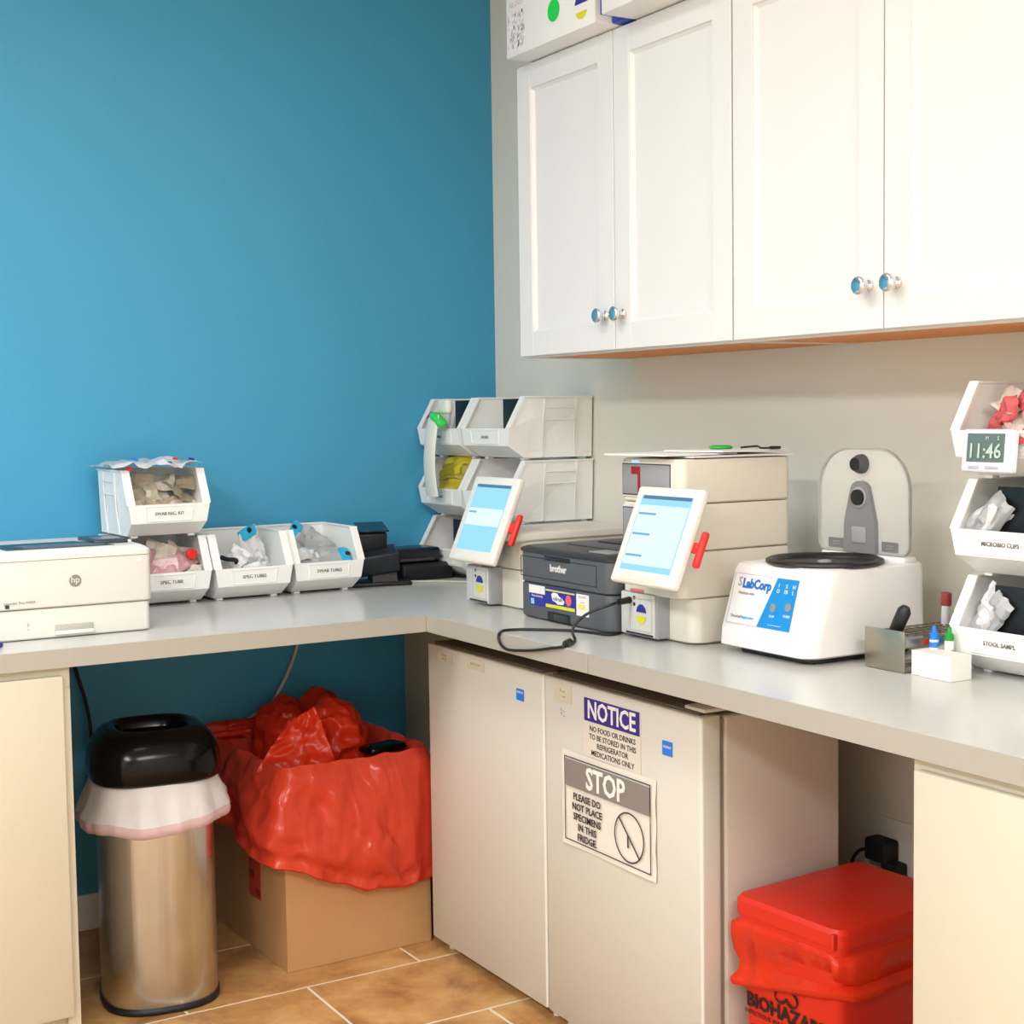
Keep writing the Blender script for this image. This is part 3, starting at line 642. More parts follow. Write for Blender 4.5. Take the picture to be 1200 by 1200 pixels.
def module(t, x0, x1, h_, jack):
    bm = bmesh.new(); bx(bm, x0, x1, -.0, .045, .006, h_, .003, 2); obj('front_module', bm, grey_pl, t)
    bm = bmesh.new(); bx(bm, x0+.0005, x1-.006, -.004, .0005, .008, h_-.002, .003, 2); fp = obj('front_plate', bm, ivory_pl, t)
    bm = bmesh.new(); frame_z(bm, x0+.035, x1-.013, .018, h_-.012, .0015, -.0050, -.0038); obj('cover_outline', bm, mat('outline', (190, 188, 178), .6), fp, 0)
    xc = (x0+x1)/2+.012
    disc(fp, 'logo', navy, xc, .057, .0175, .019, -.0046, 5, 175, label='blue half of a round emblem'); disc(fp, 'logo', yellow, xc, .052, .0165, .019, -.0046, 185, 355, label='yellow half of a round emblem')
    plate(fp, 'vent_slot', darker, x0+.02, x1-.01, .0095, .014, -.0042)
    for z in (h_-.012, h_-.026): disc(fp, 'socket', black_m, x0+.05, z, .004, .004, -.0042)
    bm = bmesh.new(); bx(bm, x0+.035, x0+.08, -.005, .0, h_+.001, h_+.007, .002); obj('red_label', bm, mat('pale_red_print2', (214, 120, 122), .5), t)
# short one
A1 = thing('test_analyzer', 'short beige test analyzer with a tablet, left of the dark grey printer', 'analyzer', (-.50, -.700, ZC), -90, 'rapid test analyzers')
AW = .228
bm = bmesh.new(); rbox(bm, .02, AW, .035, .375, .002, .096, .03, .003, 8); obj('lower_case', bm, beige_pl, A1, 40)
bm = bmesh.new(); rbox(bm, .02, AW, .035, .375, .098, .170, .03, .003, 8); obj('upper_case', bm, beige_pl, A1, 40)
bm = bmesh.new(); rbox(bm, -.01, AW+.004, .0, .39, .170, .191, .012, .004, 6); obj('lid', bm, white_pl, A1, 40)
module(A1, 0.0, .118, .1, False)
tablet(A1, (.005, -.06, .119), .22, .225, 22.6, ([(.42, .62)], [(.56, .32)]), False)
# tall stack
A2 = thing('test_analyzer', 'tall stacked beige test analyzer with a tablet and papers on top', 'analyzer', (-.50, -1.388, ZC), -90, 'rapid test analyzers')
AW = .212; zs = [.002, .097, .195, .293, .386]
for k in range(4):
    y0 = .032 if k < 1 else .0
    bm = bmesh.new(); rbox(bm, 0 if k else .01, AW, y0, .298, zs[k]+.001, zs[k+1]-.001, .028 if k < 1 else .02, .003, 8); tr = obj('analyzer_tier', bm, beige_pl if k else beige_pl, A2, 40)
    if k >= 2:
        bm = bmesh.new(); rbox(bm, .006, AW-.022, -.002, .03, zs[k]+.008, zs[k+1]-.006, .006, .003, 4); obj('front_frame', bm, ivory_pl, tr, 40)
        bm = bmesh.new(); bx(bm, .014, AW-.032, -.0045, .0, zs[k]+.016, zs[k+1]-.013, .004); obj('front_door', bm, mat('door_grey', (150, 150, 154), .45), tr)
        bm = bmesh.new(); frame_z(bm, .0125, AW-.0305, zs[k]+.0145, zs[k+1]-.0115, .0015, -.0032, -.0018); obj('door_gap', bm, black_m, tr, 0)
module(A2, .003, .130, .1, True)
tablet(A2, (.097, -.10, .137), .217, .209, 22.5, ([(.19, .80)], [(.70, .42), (.49, .42), (.27, .40)]), True)
bm = bmesh.new(); prism(bm, [(.048, .368), (.048, .352), (.071, .352), (.071, .305), (.079, .305), (.079, .368)], 'y', -.0058, -.0045); o = obj('indicator_mark', bm, mat('dark_red', (150, 16, 16), .4), A2, 0)
bm = bmesh.new(); bx(bm, .046, .072, -.0034, -.002, .376, .381); obj('indicator_light', bm, screen_mat('indicator_blue', (150, 190, 255), 1.2), A2, 0)
# papers and bits on the tall analyzer
def sheet(label, loc, rz, w_, d_, m, seed, name='paper_sheet', cat='paper', amp=.004):
    bm = bmesh.new(); n = 10; V = {}
    for s in (0, 1):
        for i in range(n+1):
            for j in range(n+1): V[s, i, j] = bm.verts.new((w_*i/n, d_*j/n, s*.0034+amp*.3*(.5+.5*nz(i*.35, j*.35, 0, seed))))
        for i in range(n):
            for j in range(n): bm.faces.new([V[s, i, j], V[s, i+1, j], V[s, i+1, j+1], V[s, i, j+1]][::1 if s else -1])
    for k in range(n):
        for a, b in (((k, 0), (k+1, 0)), ((n, k), (n, k+1)), ((n-k, n), (n-k-1, n)), ((0, n-k), (0, n-k-1))): bm.faces.new((V[0, a[0], a[1]], V[0, b[0], b[1]], V[1, b[0], b[1]], V[1, a[0], a[1]]))
    o = obj(name, bm, m, None, 40, loc, (0, 0, R(rz))); return tag(o, label, cat)
zt = ZC+.3865
sheet('bundle of white paper sheets overhanging the front of the tall analyzer', (-.535, -1.378, zt+.0050), -87, .200, .20, paper_m, 1, amp=.002)
sheet('pinkish printed form lying on the tall analyzer', (-.46, -1.40, zt+.0005), -92, .20, .26, mat('pink_form', (226, 218, 222), .7), 2, amp=.002)
sheet('white folded form topmost on the tall analyzer', (-.40, -1.41, zt+.0094), -84, .18, .2, paper_m, 4, amp=.004)
bm = bmesh.new(); lathe(bm, [(.022, 0), (.026, .002), (.026, .005), (.018, .008)], n=20); tag(obj('green_tag', bm, green_m, None, 40, (-.29, -1.47, zt+.0138)), 'small round green tag on the papers', 'tag')
bm = bmesh.new(); tube(bm, [(-.26, -1.50, zt+.0165), (-.24, -1.53, zt+.019), (-.25, -1.555, zt+.016), (-.235, -1.575, zt+.016), (-.23, -1.585, zt+.015)], .0022, 6); bx(bm, -.245, -.225, -1.592, -1.574, zt+.0135, zt+.020, .002)
tag(obj('short_cord', bm, cable_b), 'short dark cord lying on the papers of the tall analyzer', 'cord')

# ------------------------------------------------------------------ dark grey printer
t = thing('laser_printer', 'dark grey laser printer with advertising stickers between the two analyzers', 'printer', (-.52, -.987, ZC), -90)
PW = .388
bm = bmesh.new(); rbox(bm, 0, PW, .0, .35, .003, .084, .03, .004, 8); obj('paper_tray', bm, dark_grey, t, 40)
bm = bmesh.new(); rbox(bm, 0, PW, .0, .35, .0855, .158, .03, .003, 8); obj('body', bm, dark_grey, t, 40)
bm = bmesh.new(); cx, cy = PW/2, .175
loft(bm, [rrect(cx, cy, PW/2+.003, .178, .03, .158, 8), rrect(cx, cy, PW/2+.003, .178, .03, .165, 8), rrect(cx, cy, PW/2-.006, .168, .03, .170, 8)]); obj('top_cover', bm, darker, t, 40)
bm = bmesh.new(); bx(bm, .06, PW-.07, .10, .33, .1695, .173, .002); obj('output_recess', bm, dark_grey, t)
bm = bmesh.new(); bx(bm, .09, PW-.1, .17, .34, .1725, .176, .001); obj('output_slot', bm, black_m, t)
bm = bmesh.new(); bx(bm, .26, .34, .03, .08, .1695, .1725, .001); obj('control_keys', bm, grey_pl, t)
bm = bmesh.new(); frame_z(bm, .014, .335, .099, .147, .0014, -.0008, .0005); obj('front_door_gap', bm, black_m, t, 0)
bm = bmesh.new(); bx(bm, .12, .228, -.002, .002, .143, .1535, .002); obj('door_grip', bm, black_m, t)
text('brother', .022, mat('silver_ink', (222, 222, 222), .4), t, (.178, -.0005, .126), name='lettering', bold=.0009)
plate(t, 'sticker', navy, .052, .122, .033, .079, -.0002, label='blue and white advertising sticker'); plate(t, 'sticker', paper_m, .052, .122, .062, .081, -.0012)
text('Print wirelessly', .008, ivory_pl, t, (.087, -.0012, .056), name='lettering'); plate(t, 'sticker_icon', mat('icon_cyan', (150, 210, 226), .5), .06, .074, .036, .049, -.0012)
plate(t, 'sticker', mat('deep_blue_print', (36, 44, 150), .45), .124, .25, .034, .082, -.0002, label='blue sticker with yellow bands and a pink seal'); plate(t, 'sticker_band', yellow, .126, .248, .073, .0765, -.0012); plate(t, 'sticker_band', yellow, .126, .248, .035, .0425, -.0012)
bm = bmesh.new(); prism(bm, [(.15, .066), (.155, .052), (.17, .049), (.176, .045), (.2, .046), (.205, .053), (.195, .060), (.182, .064), (.175, .070), (.158, .071)], 'y', -.0018, -.0010); obj('sticker_logo', bm, paper_m, t, 0)
disc(t, 'sticker_seal', mat('pink_seal', (236, 96, 120), .5), .222, .058, .012, .0125, -.0010)
text('refresh', .014, navy, t, (.177, -.0020, .057), name='lettering')
plate(t, 'sticker', paper_m, .254, .304, .029, .078, -.0002, label='white sticker with yellow print'); plate(t, 'sticker_band', mat('soft_yellow', (236, 226, 130), .5), .262, .29, .044, .056, -.0010); text('=====\n-----', .011, ink_soft, t, (.279, -.0011, .066), name='lettering')
bm = bmesh.new(); bx(bm, .130, .228, -.0015, .012, .0035, .026, .003); obj('tray_grip', bm, black_m, t)
bm = bmesh.new(); bx(bm, .160, .22, -.0028, .0, .007, .022, .003); obj('tray_grip_pocket', bm, darker, t)

# black cord draped over the worktop edge
pts = [(-.537, -1.429, .989), (-.56, -1.43, .985), (-.60, -1.40, .965), (-.625, -1.385, .935), (-.63, -1.40, .9145), (-.655, -1.43, .9140), (-.680, -1.45, .9140), (-.6985, -1.46, .9130),
       (-.7005, -1.42, .905), (-.701, -1.36, .893), (-.7025, -1.30, .884), (-.7035, -1.24, .879), (-.7025, -1.21, .888), (-.701, -1.20, .902), (-.695, -1.205, .9138), (-.665, -1.20, .9138), (-.63, -1.22, .9138), (-.57, -1.28, .9138), (-.548, -1.33, .9138), (-.535, -1.383, .9138), (-.50, -1.383, .9138)]
cd = thing('power_cable', 'black cable looping over the worktop edge into the tall analyzer', 'cord', (-.66, -1.4, ZC))
cd.location = (0, 0, 0)
bm = bmesh.new(); tube(bm, pts, .0032, 8); obj('wire', bm, cable_b, cd, 60)
bm = bmesh.new(); cyl(bm, (-.507, -1.4285, .992), (-.537, -1.4285, .989), .0075, .0065, 12); obj('plug', bm, cable_b, cd)
bm = bmesh.new(); cyl(bm, (-.667, -1.437, .9175), (-.690, -1.457, .9175), .0072, None, 12); obj('ferrite_bead', bm, black_m, cd)

# ------------------------------------------------------------------ centrifuge
t = thing('centrifuge', 'white bench centrifuge with a blue and white panel and an open clear lid', 'centrifuge', (-.46, -1.672, ZC), -90)
CW = .256
def cring(z, yf, xl, xr, rf): # rounded ring, front corners radius rf
    out = []
    for cx, cy, a0, r_ in ((xr-rf, yf+rf, -90, rf), (xr-.02, .318-.02, 0, .02), (xl+.02, .318-.02, 90, .02), (xl+.006, yf+.006, 180, .006)):
        for j in range(9): a = R(a0+90*j/8); out.append((cx+r_*math.cos(a), cy+r_*math.sin(a), z))
    return out
bm = bmesh.new()
loft(bm, [cring(.012, .012, .006, CW-.006, .035), cring(.016, .002, 0, CW, .035), cring(.05, .004, .001, CW, .04), cring(.165, .036, .006, CW-.002, .05), cring(.176, .041, .009, CW-.005, .05), cring(.180, .048, .015, CW-.012, .048)])
obj('body', bm, mat('centrifuge_white', (240, 238, 236), .32), t, 35)
bm = bmesh.new(); rbox(bm, .02, CW-.015, .025, .30, .0025, .0125, .03, .002); obj('base_plate', bm, black_m, t)
for x, y in ((.04, .045), (CW-.04, .045), (.04, .28), (CW-.04, .28)):
    bm = bmesh.new(); cyl(bm, (x, y, .0), (x, y, .006), .014, .014, 14); obj('foot', bm, black_soft, t)
# bowl ring
cxy = (CW/2+.014, .152)
bm = bmesh.new(); pr = [(.112, .179), (.116, .183), (.115, .188), (.109, .191), (.101, .189), (.097, .1845)]
rings = [[(cxy[0]+r_*math.cos(2*PI*i/48), cxy[1]+r_*math.sin(2*PI*i/48), z) for i in range(48)] for r_, z in pr+[(.095, .1812)]]
V = [[bm.verts.new(p) for p in r_] for r_ in rings]
for a, b in zip(V, V[1:]):
    for i in range(48): bm.faces.new((a[i], a[(i+1) % 48], b[(i+1) % 48], b[i]))
bm.faces.new(V[-1]); bm.faces.new(V[0][::-1]); obj('bowl_ring', bm, mat('ring_black', (24, 25, 28), .4), t, 50)
bm = bmesh.new(); lathe(bm, [(.014, .1814), (.014, .184), (.008, .186)], (cxy[0], cxy[1], 0), 20); obj('rotor_hub', bm, grey_pl, t)
# hinge block and lid
bm = bmesh.new(); bx(bm, .01, .246, .262, .30, .177, .1905, .006, 3); obj('hinge_block', bm, MATS['centrifuge_white'], t)
LW, LH, lx0, ly = .256, .212, .0, .268
def lid_outline(inset=0):
    pts = []; x0, x1, z0, z1 = lx0+inset, lx0+LW-inset, .192+inset, .192+LH-inset; r1, r0 = .085-inset, .022
    for cx_, cz_, a0, r_ in ((x1-r0, z0+r0, -90, r0), (x1-r1, z1-r1, 0, r1), (x0+r1, z1-r1, 90, r1), (x0+r0, z0+r0, 180, r0)):
        for j in range(9): a = R(a0+90*j/8); pts.append((cx_+r_*math.cos(a), cz_+r_*math.sin(a)))
    return pts
lm = Matrix.Identity(4)
glass = mat('clear_lid_plastic', (236, 236, 232), .12, alpha=.28)
bm = bmesh.new(); prism(bm, lid_outline(.003), 'y', ly, ly+.003); ld = obj('lid', bm, glass, t, 30); ld['label'] = 'clear plastic lid standing open'
bm = bmesh.new(); oo, ii = lid_outline(0), lid_outline(.0028)
n = len(oo); A = [[bm.verts.new((p[0], yv, p[1])) for p in q] for q, yv in ((oo, ly-.002), (oo, ly+.006), (ii, ly+.006), (ii, ly-.002))]
for k in range(4):
    for i in range(n): bm.faces.new((A[k][i], A[k][(i+1) % n], A[(k+1) % 4][(i+1) % n], A[(k+1) % 4][i]))
obj('lid_rim', bm, rim_grey, ld, 40)
bm = bmesh.new(); xc = lx0+LW*.5; pts = [(xc-.045, .193), (xc+.045, .193), (xc+.043, .255), (xc+.026, .318)] + [(xc+.026*math.cos(R(a)), .318+.02*math.sin(R(a))) for a in range(20, 180, 20)] + [(xc-.026, .318), (xc-.043, .255)]
prism(bm, pts, 'y', ly-.010, ly-.0005); obj('latch_bracket', bm, mat('bracket_grey', (132, 132, 134), .35), ld, 40)
bm = bmesh.new(); lathe(bm, [(.016, -.018), (.016, -.010)], (xc, ly, .305), 22, 'y'); obj('bracket_hole', bm, black_m, ld)
bm = bmesh.new(); lathe(bm, [(.021, -.012), (.021, -.0105)], (xc, ly, .305), 22, 'y'); obj('hole_rim', bm, rim_grey, ld)
bm = bmesh.new(); bx(bm, xc-.02, xc+.02, ly-.0125, ly-.0095, .212, .245, .004); obj('bracket_plate', bm, grey_pl, ld)
bm = bmesh.new(); lathe(bm, [(.020, -.002), (.019, -.012), (.015, -.020), (.014, -.022)], (xc, ly, .372), 24, 'y'); obj('lid_knob', bm, mat('knob_grey', (84, 84, 86), .3), ld)
bm = bmesh.new(); lathe(bm, [(.0135, -.0235), (.0135, -.0218)], (xc, ly, .372), 24, 'y'); obj('knob_face', bm, black_m, ld)
for a in (xc-.098, xc+.054):
    plate(ld, 'lid_sticker', mat('lid_sticker_grey', (120, 120, 122), .5), a, a+.044, .198, .218, ly-.0004, label='grey printed sticker'); text('::::::', .016, rim_grey, ld, (a+.022, ly-.0012, .209), name='lettering')
# front label on the sloping face
tilt = math.degrees(math.atan2(.032, .115)); T = Matrix.Translation((.0, .0055, .055)) @ Matrix.Rotation(-R(tilt), 4, 'X')
lp_o = bpy.data.objects.new('front_panel', None)
bm = bmesh.new(); bx(bm, .014, .205, -.0014, .004, .004, .108, .0006, 1, T); fp = obj('front_panel', bm, mat('panel_white', (238, 238, 240), .35), t); fp['label'] = 'white and blue labelled control panel'
bm = bmesh.new(); frame_z(bm, .0155, .2035, .0055, .1065, .0008, -.0019, -.0013); bmesh.ops.transform(bm, matrix=T, verts=bm.verts); obj('panel_outline', bm, grey_pl, fp, 0)
bm = bmesh.new(); prism(bm, [(.108, .006), (.203, .006), (.203, .106), (.142, .106)], 'y', -.0022, -.0013); bmesh.ops.transform(bm, matrix=T, verts=bm.verts); obj('blue_field', bm, lab_blue, fp, 0)
def ptext(s, size, m, x, z, **k): p = T @ Vector((x, -.0024, z)); text(s, size, m, fp, tuple(p), (PI/2-R(tilt), 0, 0), **k)
ptext('LabCorp', .026, mat('logo_blue', (20, 112, 200), .5), .086, .087, bold=.0011, sx=.92)
ptext('S', .026, ink_soft, .035, .089)
ptext('Horizon mini', .009, ink_soft, .06, .068); ptext('Drucker', .009, ink_soft, .042, .02); ptext('Diagnostics', .009, cyan_m, .075, .02)
for x, s in ((.15, 'I\nO'), (.172, '5\n10'), (.193, 'H\nL')): ptext(s, .011, paper_m, x, .086)
ptext('STOP', .006, paper_m, .146, .030); ptext('START', .007, paper_m, .188, .034); ptext('-------------', .009, paper_m, .158, .014)
for x, z in ((.146, .047), (.188, .052)):
    bm = bmesh.new(); lathe(bm, [(.009, -.0034), (.0075, -.0027)], (x, 0, z), 16, 'y'); bmesh.ops.transform(bm, matrix=T, verts=bm.verts); obj('button', bm, mat('button_grey', (138, 140, 146), .4), fp)

# ------------------------------------------------------------------ steel rack, tubes, foam tray
t = thing('steel_rack', 'stainless steel tube rack between the centrifuge and the right-hand bins', 'rack', (-.355, -1.973, ZC), -90)
box('front_plate', steel2, t, 0, .100, 0, .003, .001, .077, bev=.0015)
bm = bmesh.new(); bx(bm, 0.002, .098, .003, .20, .0005, .003); bx(bm, .002, .098, .197, .2, .003, .075); obj('base', bm, steel2, t, 0)
bm = bmesh.new()
for x in (.004, .026, .05, .074, .094): bx(bm, x, x+.003, .003, .197, .066, .0685)
for y in [.01+.021*k for k in range(10)]: bx(bm, .004, .097, y, y+.003, .066, .0686)
obj('top_grid', bm, steel2, t, 0)
bm = bmesh.new(); bx(bm, .0975, .0995, .003, .2, .046, .062); bx(bm, .0975, .0995, .003, .2, .012, .02); bx(bm, .0, .002, .003, .2, .046, .062); obj('side_rail', bm, steel2, t, 0)
for y, m in ((.05, pen_red), (.068, navy), (.086, sticker_blue), (.12, green_m)): box('side_mark', m, t, .0993, .1003, y, y+.014, .049, .058, bev=.0004)
vial('red-capped tube standing in the steel rack', (-.17, -1.998, ZC+.006), .122, .0085, mat('brown_red', (150, 60, 54), .5), (2, 0, 0))
vial('dark-capped tube low in the steel rack, behind the red-capped one', (-.17, -2.030, ZC+.006), .09, .0075, mat('dark_cap', (90, 50, 50), .5), (0, 0, 0))
t = thing('marker_pen', 'thick black marker leaning in the steel rack', 'pen', (-.325, -2.016, ZC+.06), 0); t.rotation_euler = (R(28), R(8), 0); t.rotation_euler = (R(25), R(6), 0)
bm = bmesh.new(); lathe(bm, [(.006, 0), (.011, .006), (.012, .03), (.012, .055), (.007, .064)], n=16); bmesh.ops.scale(bm, vec=(1, 1.15, 1), verts=bm.verts); obj('grip', bm, black_m, t)
bm = bmesh.new(); lathe(bm, [(.008, -.02), (.009, -.004), (.0085, .002)], n=14); obj('collar', bm, white_pl, t)
t.rotation_euler = (R(22), 0, 0); t.rotation_euler = (0, R(0), 0); t.rotation_euler = (R(26), R(5), 0)
t = thing('foam_tray', 'low white foam tray in front of the right-hand bins', 'tray', (-.345, -2.082, ZC), -90)
bm = bmesh.new(); prism(bm, [(0, 0), (.024, 0), (.024, -.006), (.098, -.006), (.098, .046), (.026, .046), (.026, .17), (0, .17)], 'z', .0006, .045); obj('block', bm, foam, t, 0)
def dropper(label, c, m):
    t = thing('dropper_bottle', label, 'bottle', c, 0, 'dropper bottles on the foam tray'); t.scale = (.8, .8, .82)
    bm = bmesh.new(); lathe(bm, [(.0095, 0), (.0105, .002), (.0105, .02), (.006, .025)], n=16); obj('bottle', bm, white_pl, t)
    bm = bmesh.new(); lathe(bm, [(.0108, .004), (.0108, .016)], n=16); obj('bottle_label', bm, m if m is blue_pl else white_pl, t)
    bm = bmesh.new(); lathe(bm, [(.0105, .022), (.0105, .034), (.006, .038), (.0045, .05), (.002, .052)], n=16); obj('dropper_cap', bm, m, t)
dropper('blue-capped dropper bottle on the foam tray', (-.305, -2.098, ZC+.045), blue_pl)
dropper('green-capped dropper bottle on the foam tray', (-.294, -2.124, ZC+.045), mat('dropper_green', (20, 150, 50), .4))

# ------------------------------------------------------------------ steel waste can
t = thing('waste_can', 'brushed steel waste can with a black lid and a white liner under the left worktop', 'waste can', (-1.287, -.545, 0), -8)
def sq(r_, z, n=64, p=3.2, nzf=0, seed=0, sx=1.0):
    out = []
    for i in range(n):
        a = 2*PI*i/n; c, s = math.cos(a), math.sin(a); k = (abs(c)**p+abs(s)**p)**(-1/p)
        rr_ = r_*k + nzf*(nz(c*3, s*3, z*7, seed)); out.append((rr_*c*sx, rr_*s, z))
    return out
bm = bmesh.new(); loft(bm, [sq(.134, .014, 72, 2.7), sq(.135, .016, 72, 2.7), sq(.135, .50, 72, 2.7), sq(.134, .53, 72, 2.7)]); obj('body', bm, steel, t, 50)
bm = bmesh.new(); loft(bm, [sq(.137, .0005, 72, 2.7), sq(.139, .004, 72, 2.7), sq(.139, .013, 72, 2.7), sq(.136, .016, 72, 2.7)]); obj('base_ring', bm, black_m, t, 50)
bm = bmesh.new(); loft(bm, [sq(.146, .545), sq(.152, .552), sq(.154, .575), sq(.151, .60), sq(.144, .622), sq(.132, .643), sq(.117, .658), sq(.098, .666), sq(.086, .664), sq(.080, .652), sq(.076, .640)]); obj('lid', bm, black_gloss, t, 60)
bm = bmesh.new(); rs = []; n_ = 110
for lv_, (r_, z, nf) in enumerate(((.137, .556, .0), (.148, .550, .002), (.151, .535, .010), (.156, .518, .018), (.163, .500, .022), (.171, .484, .020), (.177, .470, .014))):
    rg = []
    for x, y, zz in sq(r_, z, n_, 2.5, nf, 2):
        a = math.atan2(y, x); f = lv_/6
        k = 1+f*(.045*abs(nz(a*3.1, z*9, 0, 12))+.045*abs(nz(a*6, z*30, 0, 13)))-.01
        rg.append((x*k+.006*f*math.sin(a*2), y*k, zz+f*(0.006*math.sin(2*a+.6)+.009*nz(x*12, y*12, 0, 4)-.02*max(0, -y*5)*.4)+.07*f*x))
    rs.append(rg)
loft(bm, rs, False, False); lb = obj('liner_bag', bm, white_film, t, 60)
bm = bmesh.new(); rs2 = [rs[-1]]
for k_, dz_ in ((1.012, -.010), (1.0, -.022), (.96, -.028), (.87, -.020)): rs2.append([(x*k_, y*k_, z+dz_) for x, y, z in rs[-1]])
loft(bm, rs2, False, False); obj('liner_hem', bm, pink_film, lb, 60)

# ------------------------------------------------------------------ cardboard box with red liner
t = thing('cardboard_box', 'brown cardboard box lined with a large red bag under the worktop', 'box', (-.978, -.60, 0), 1.5)
BW, BDp, BHt = .412, .555, .50
bm = bmesh.new()
for a in ((0, BW, 0, .004), (0, BW, BDp-.004, BDp), (0, .004, .004, BDp-.004), (BW-.004, BW, .004, BDp-.004)): bx(bm, a[0], a[1], a[2], a[3], .001, BHt)
bx(bm, .004, BW-.004, .004, BDp-.004, .001, .006); obj('carton', bm, card_m, t, 0)
bm = bmesh.new(); bx(bm, -.0008, -.0002, .16, .24, .14, .24); obj('printed_mark', bm, mat('red_print', (190, 60, 40), .6), t, 0)
bm = bmesh.new()
for i, y in enumerate((.165, .20)): bx(bm, -.0014, -.0009, y, y+.03, .15+.04*i, .17+.04*i)
obj('printed_mark', bm, mat('dark_red_print', (140, 24, 18), .6), t, 0)
# liner: outside drape
def drape(seed, levels, n=260):
    rs = []
    for lv, (out, z, hem) in enumerate(levels):
        r_ = []
        for i in range(n):
            a = 2*PI*i/n; c, s = math.cos(a), math.sin(a); k = (abs(c)**12+abs(s)**12)**(-1/12)
            px = BW/2+(BW/2+out)*k*c; py = BDp/2+(BDp/2+out)*k*s
            fold = .016*nz(c*3+1, s*3, z*5, seed)+.022*(.4-abs(nz(c*3+z*9, s*3+z*5, z*4, seed+1)))+.012*(.35-abs(nz(c*6-z*14, s*6, z*9, seed+4)))+.002*nz(c*18, s*18, z*22, seed+3)
            f = min(1, max(0, lv-3)/9)
            px += c*fold*f*1.2; py += s*fold*f*1.2
            zz = z + hem*(.11*max(0, -c)*1.0+.06*max(0, s)+.02*nz(c*3, s*3, 0, seed+2)-.03*max(0, c*.6-s*.5))
            zz += .007*nz(c*5, s*5, 2, seed)*(1 if lv < 9 else .3)
            py = max(py, -.10+.072*min(1, max(0, (px-.26)/.12))); px = max(px, -.16); px = min(px, BW+.012 if s > -.97 or c > .3 else px); py = min(py, BDp+.006)
            r_.append((px, py, zz))
        rs.append(r_)
    return rs
lv = [(-.02, .44, 0), (-.008, .515, 0), (.005, .522, 0), (.018, .49, 0), (.032, .43, .2), (.045, .36, .5), (.055, .30, .8), (.058, .255, 1), (.046, .228, 1), (.052, .205, 1), (.040, .196, 1), (.022, .204, 1)]
lv = [tuple(a_[q]*(1-t_)+b_[q]*t_ for q in range(3)) for a_, b_ in zip(lv, lv[1:]) for t_ in (0, .33, .66)]+[lv[-1]]
rs = drape(3, lv); bm = bmesh.new(); loft(bm, rs, False, False); ln = obj('liner_bag', bm, red_film, t, 60); ln['label'] = 'glossy translucent red plastic liner folded over the rim'
bm = bmesh.new(); inn = drape(3, [(-.02, .44, 0), (-.04, .40, 0), (-.08, .36, 0), (-.13, .345, 0), (-.17, .34, 0)]); loft(bm, inn, False, True); obj('liner_inside', bm, red_film2, ln, 60)
# raised folded flap
def shard(pts, seed, amp=.012, n=14):
    a, b, c, d = [Vector(p) for p in pts]; bm = bmesh.new(); V = {}
    nn = (b-a).cross(d-a).normalized()
    for i in range(n+1):
        for j in range(n+1):
            u, v = i/n, j/n; p = (a*(1-u)+b*u)*(1-v)+(d*(1-u)+c*u)*v
            V[i, j] = bm.verts.new(p+nn*(amp*(nz(u*3, v*3, 0, seed)+.5*nz(u*8, v*8, 1, seed))))
    for i in range(n):
        for j in range(n): bm.faces.new((V[i, j], V[i+1, j], V[i+1, j+1], V[i, j+1]))
    return bm
o = obj('liner_flap', shard([(-.03, .10, .50), (.165, .02, .49), (.135, .10, .645), (.07, .12, .61)], 4, .022, 22), red_film2, ln, 60)
o = obj('liner_flap', shard([(-.02, .5, .50), (.42, .54, .50), (.40, .545, .55), (.0, .545, .54)], 7, .02), red_film2, ln, 60)
# bags piled inside
def mound(label, c, r_, h_, seed):
    bm = bmesh.new(); bmesh.ops.create_icosphere(bm, subdivisions=5, radius=1)
    for v in bm.verts:
        d = v.co.normalized(); k = 1+.20*nz(d.x*1.6, d.y*1.6, d.z*1.6, seed)+.24*(.35-abs(nz(d.x*2.6, d.y*2.6, d.z*2.6, seed+1)))+.05*(.3-abs(nz(d.x*4, d.y*4, d.z*4, seed+2)))
        v.co = Vector((d.x*r_*k, d.y*r_*k, h_/2+d.z*h_/2*k))
    o = obj('crumpled_bag', bm, red_film2, None, 60, c); return tag(o, label, 'bag')
mound('crumpled red bag bulging up at the centre of the cardboard box', (-.735, -.36, .40), .088, .215, 3)
mound('crumpled red bag at the back of the cardboard box near the blue wall', (-.80, -.15, .38), .08, .22, 9)
mound('dark crumpled red bag at the right rear of the cardboard box', (-.682, -.14, .37), .08, .24, 15)
tk = thing('black_tray', 'flat black tray half buried in the red bags inside the cardboard box', 'tray', (-.655, -.50, .505), 12)
bm = bmesh.new(); rbox(bm, -.06, .06, -.035, .035, 0, .018, .015, .004); obj('dish', bm, black_gloss, tk)

# ------------------------------------------------------------------ red biohazard bin
t = thing('biohazard_bin', 'red step-on biohazard bin with a red liner right of the fridges', 'bin', (-.535, -1.812, 0), -86)
bm = bmesh.new(); cx, cy = .135, .17
loft(bm, [rrect(cx, cy, .112, .150, .02, .001), rrect(cx, cy, .115, .153, .022, .01), rrect(cx, cy, .131, .168, .022, .40), rrect(cx, cy, .133, .17, .022, .415)]); obj('body', bm, red_pl, t, 40)
bm = bmesh.new(); loft(bm, [rrect(cx, cy, .136, .172, .022, .416), rrect(cx, cy, .137, .173, .022, .43), rrect(cx, cy, .139, .176, .024, .4305), rrect(cx, cy, .139, .176, .024, .455), rrect(cx, cy, .134, .170, .024, .463), rrect(cx, cy, .10, .135, .03, .468)]); obj('lid', bm, red_pl, t, 35)
bm = bmesh.new(); bx(bm, cx+.118, cx+.128, -.012, .0, .428, .458, .003); obj('lid_catch', bm, red_pl, t)
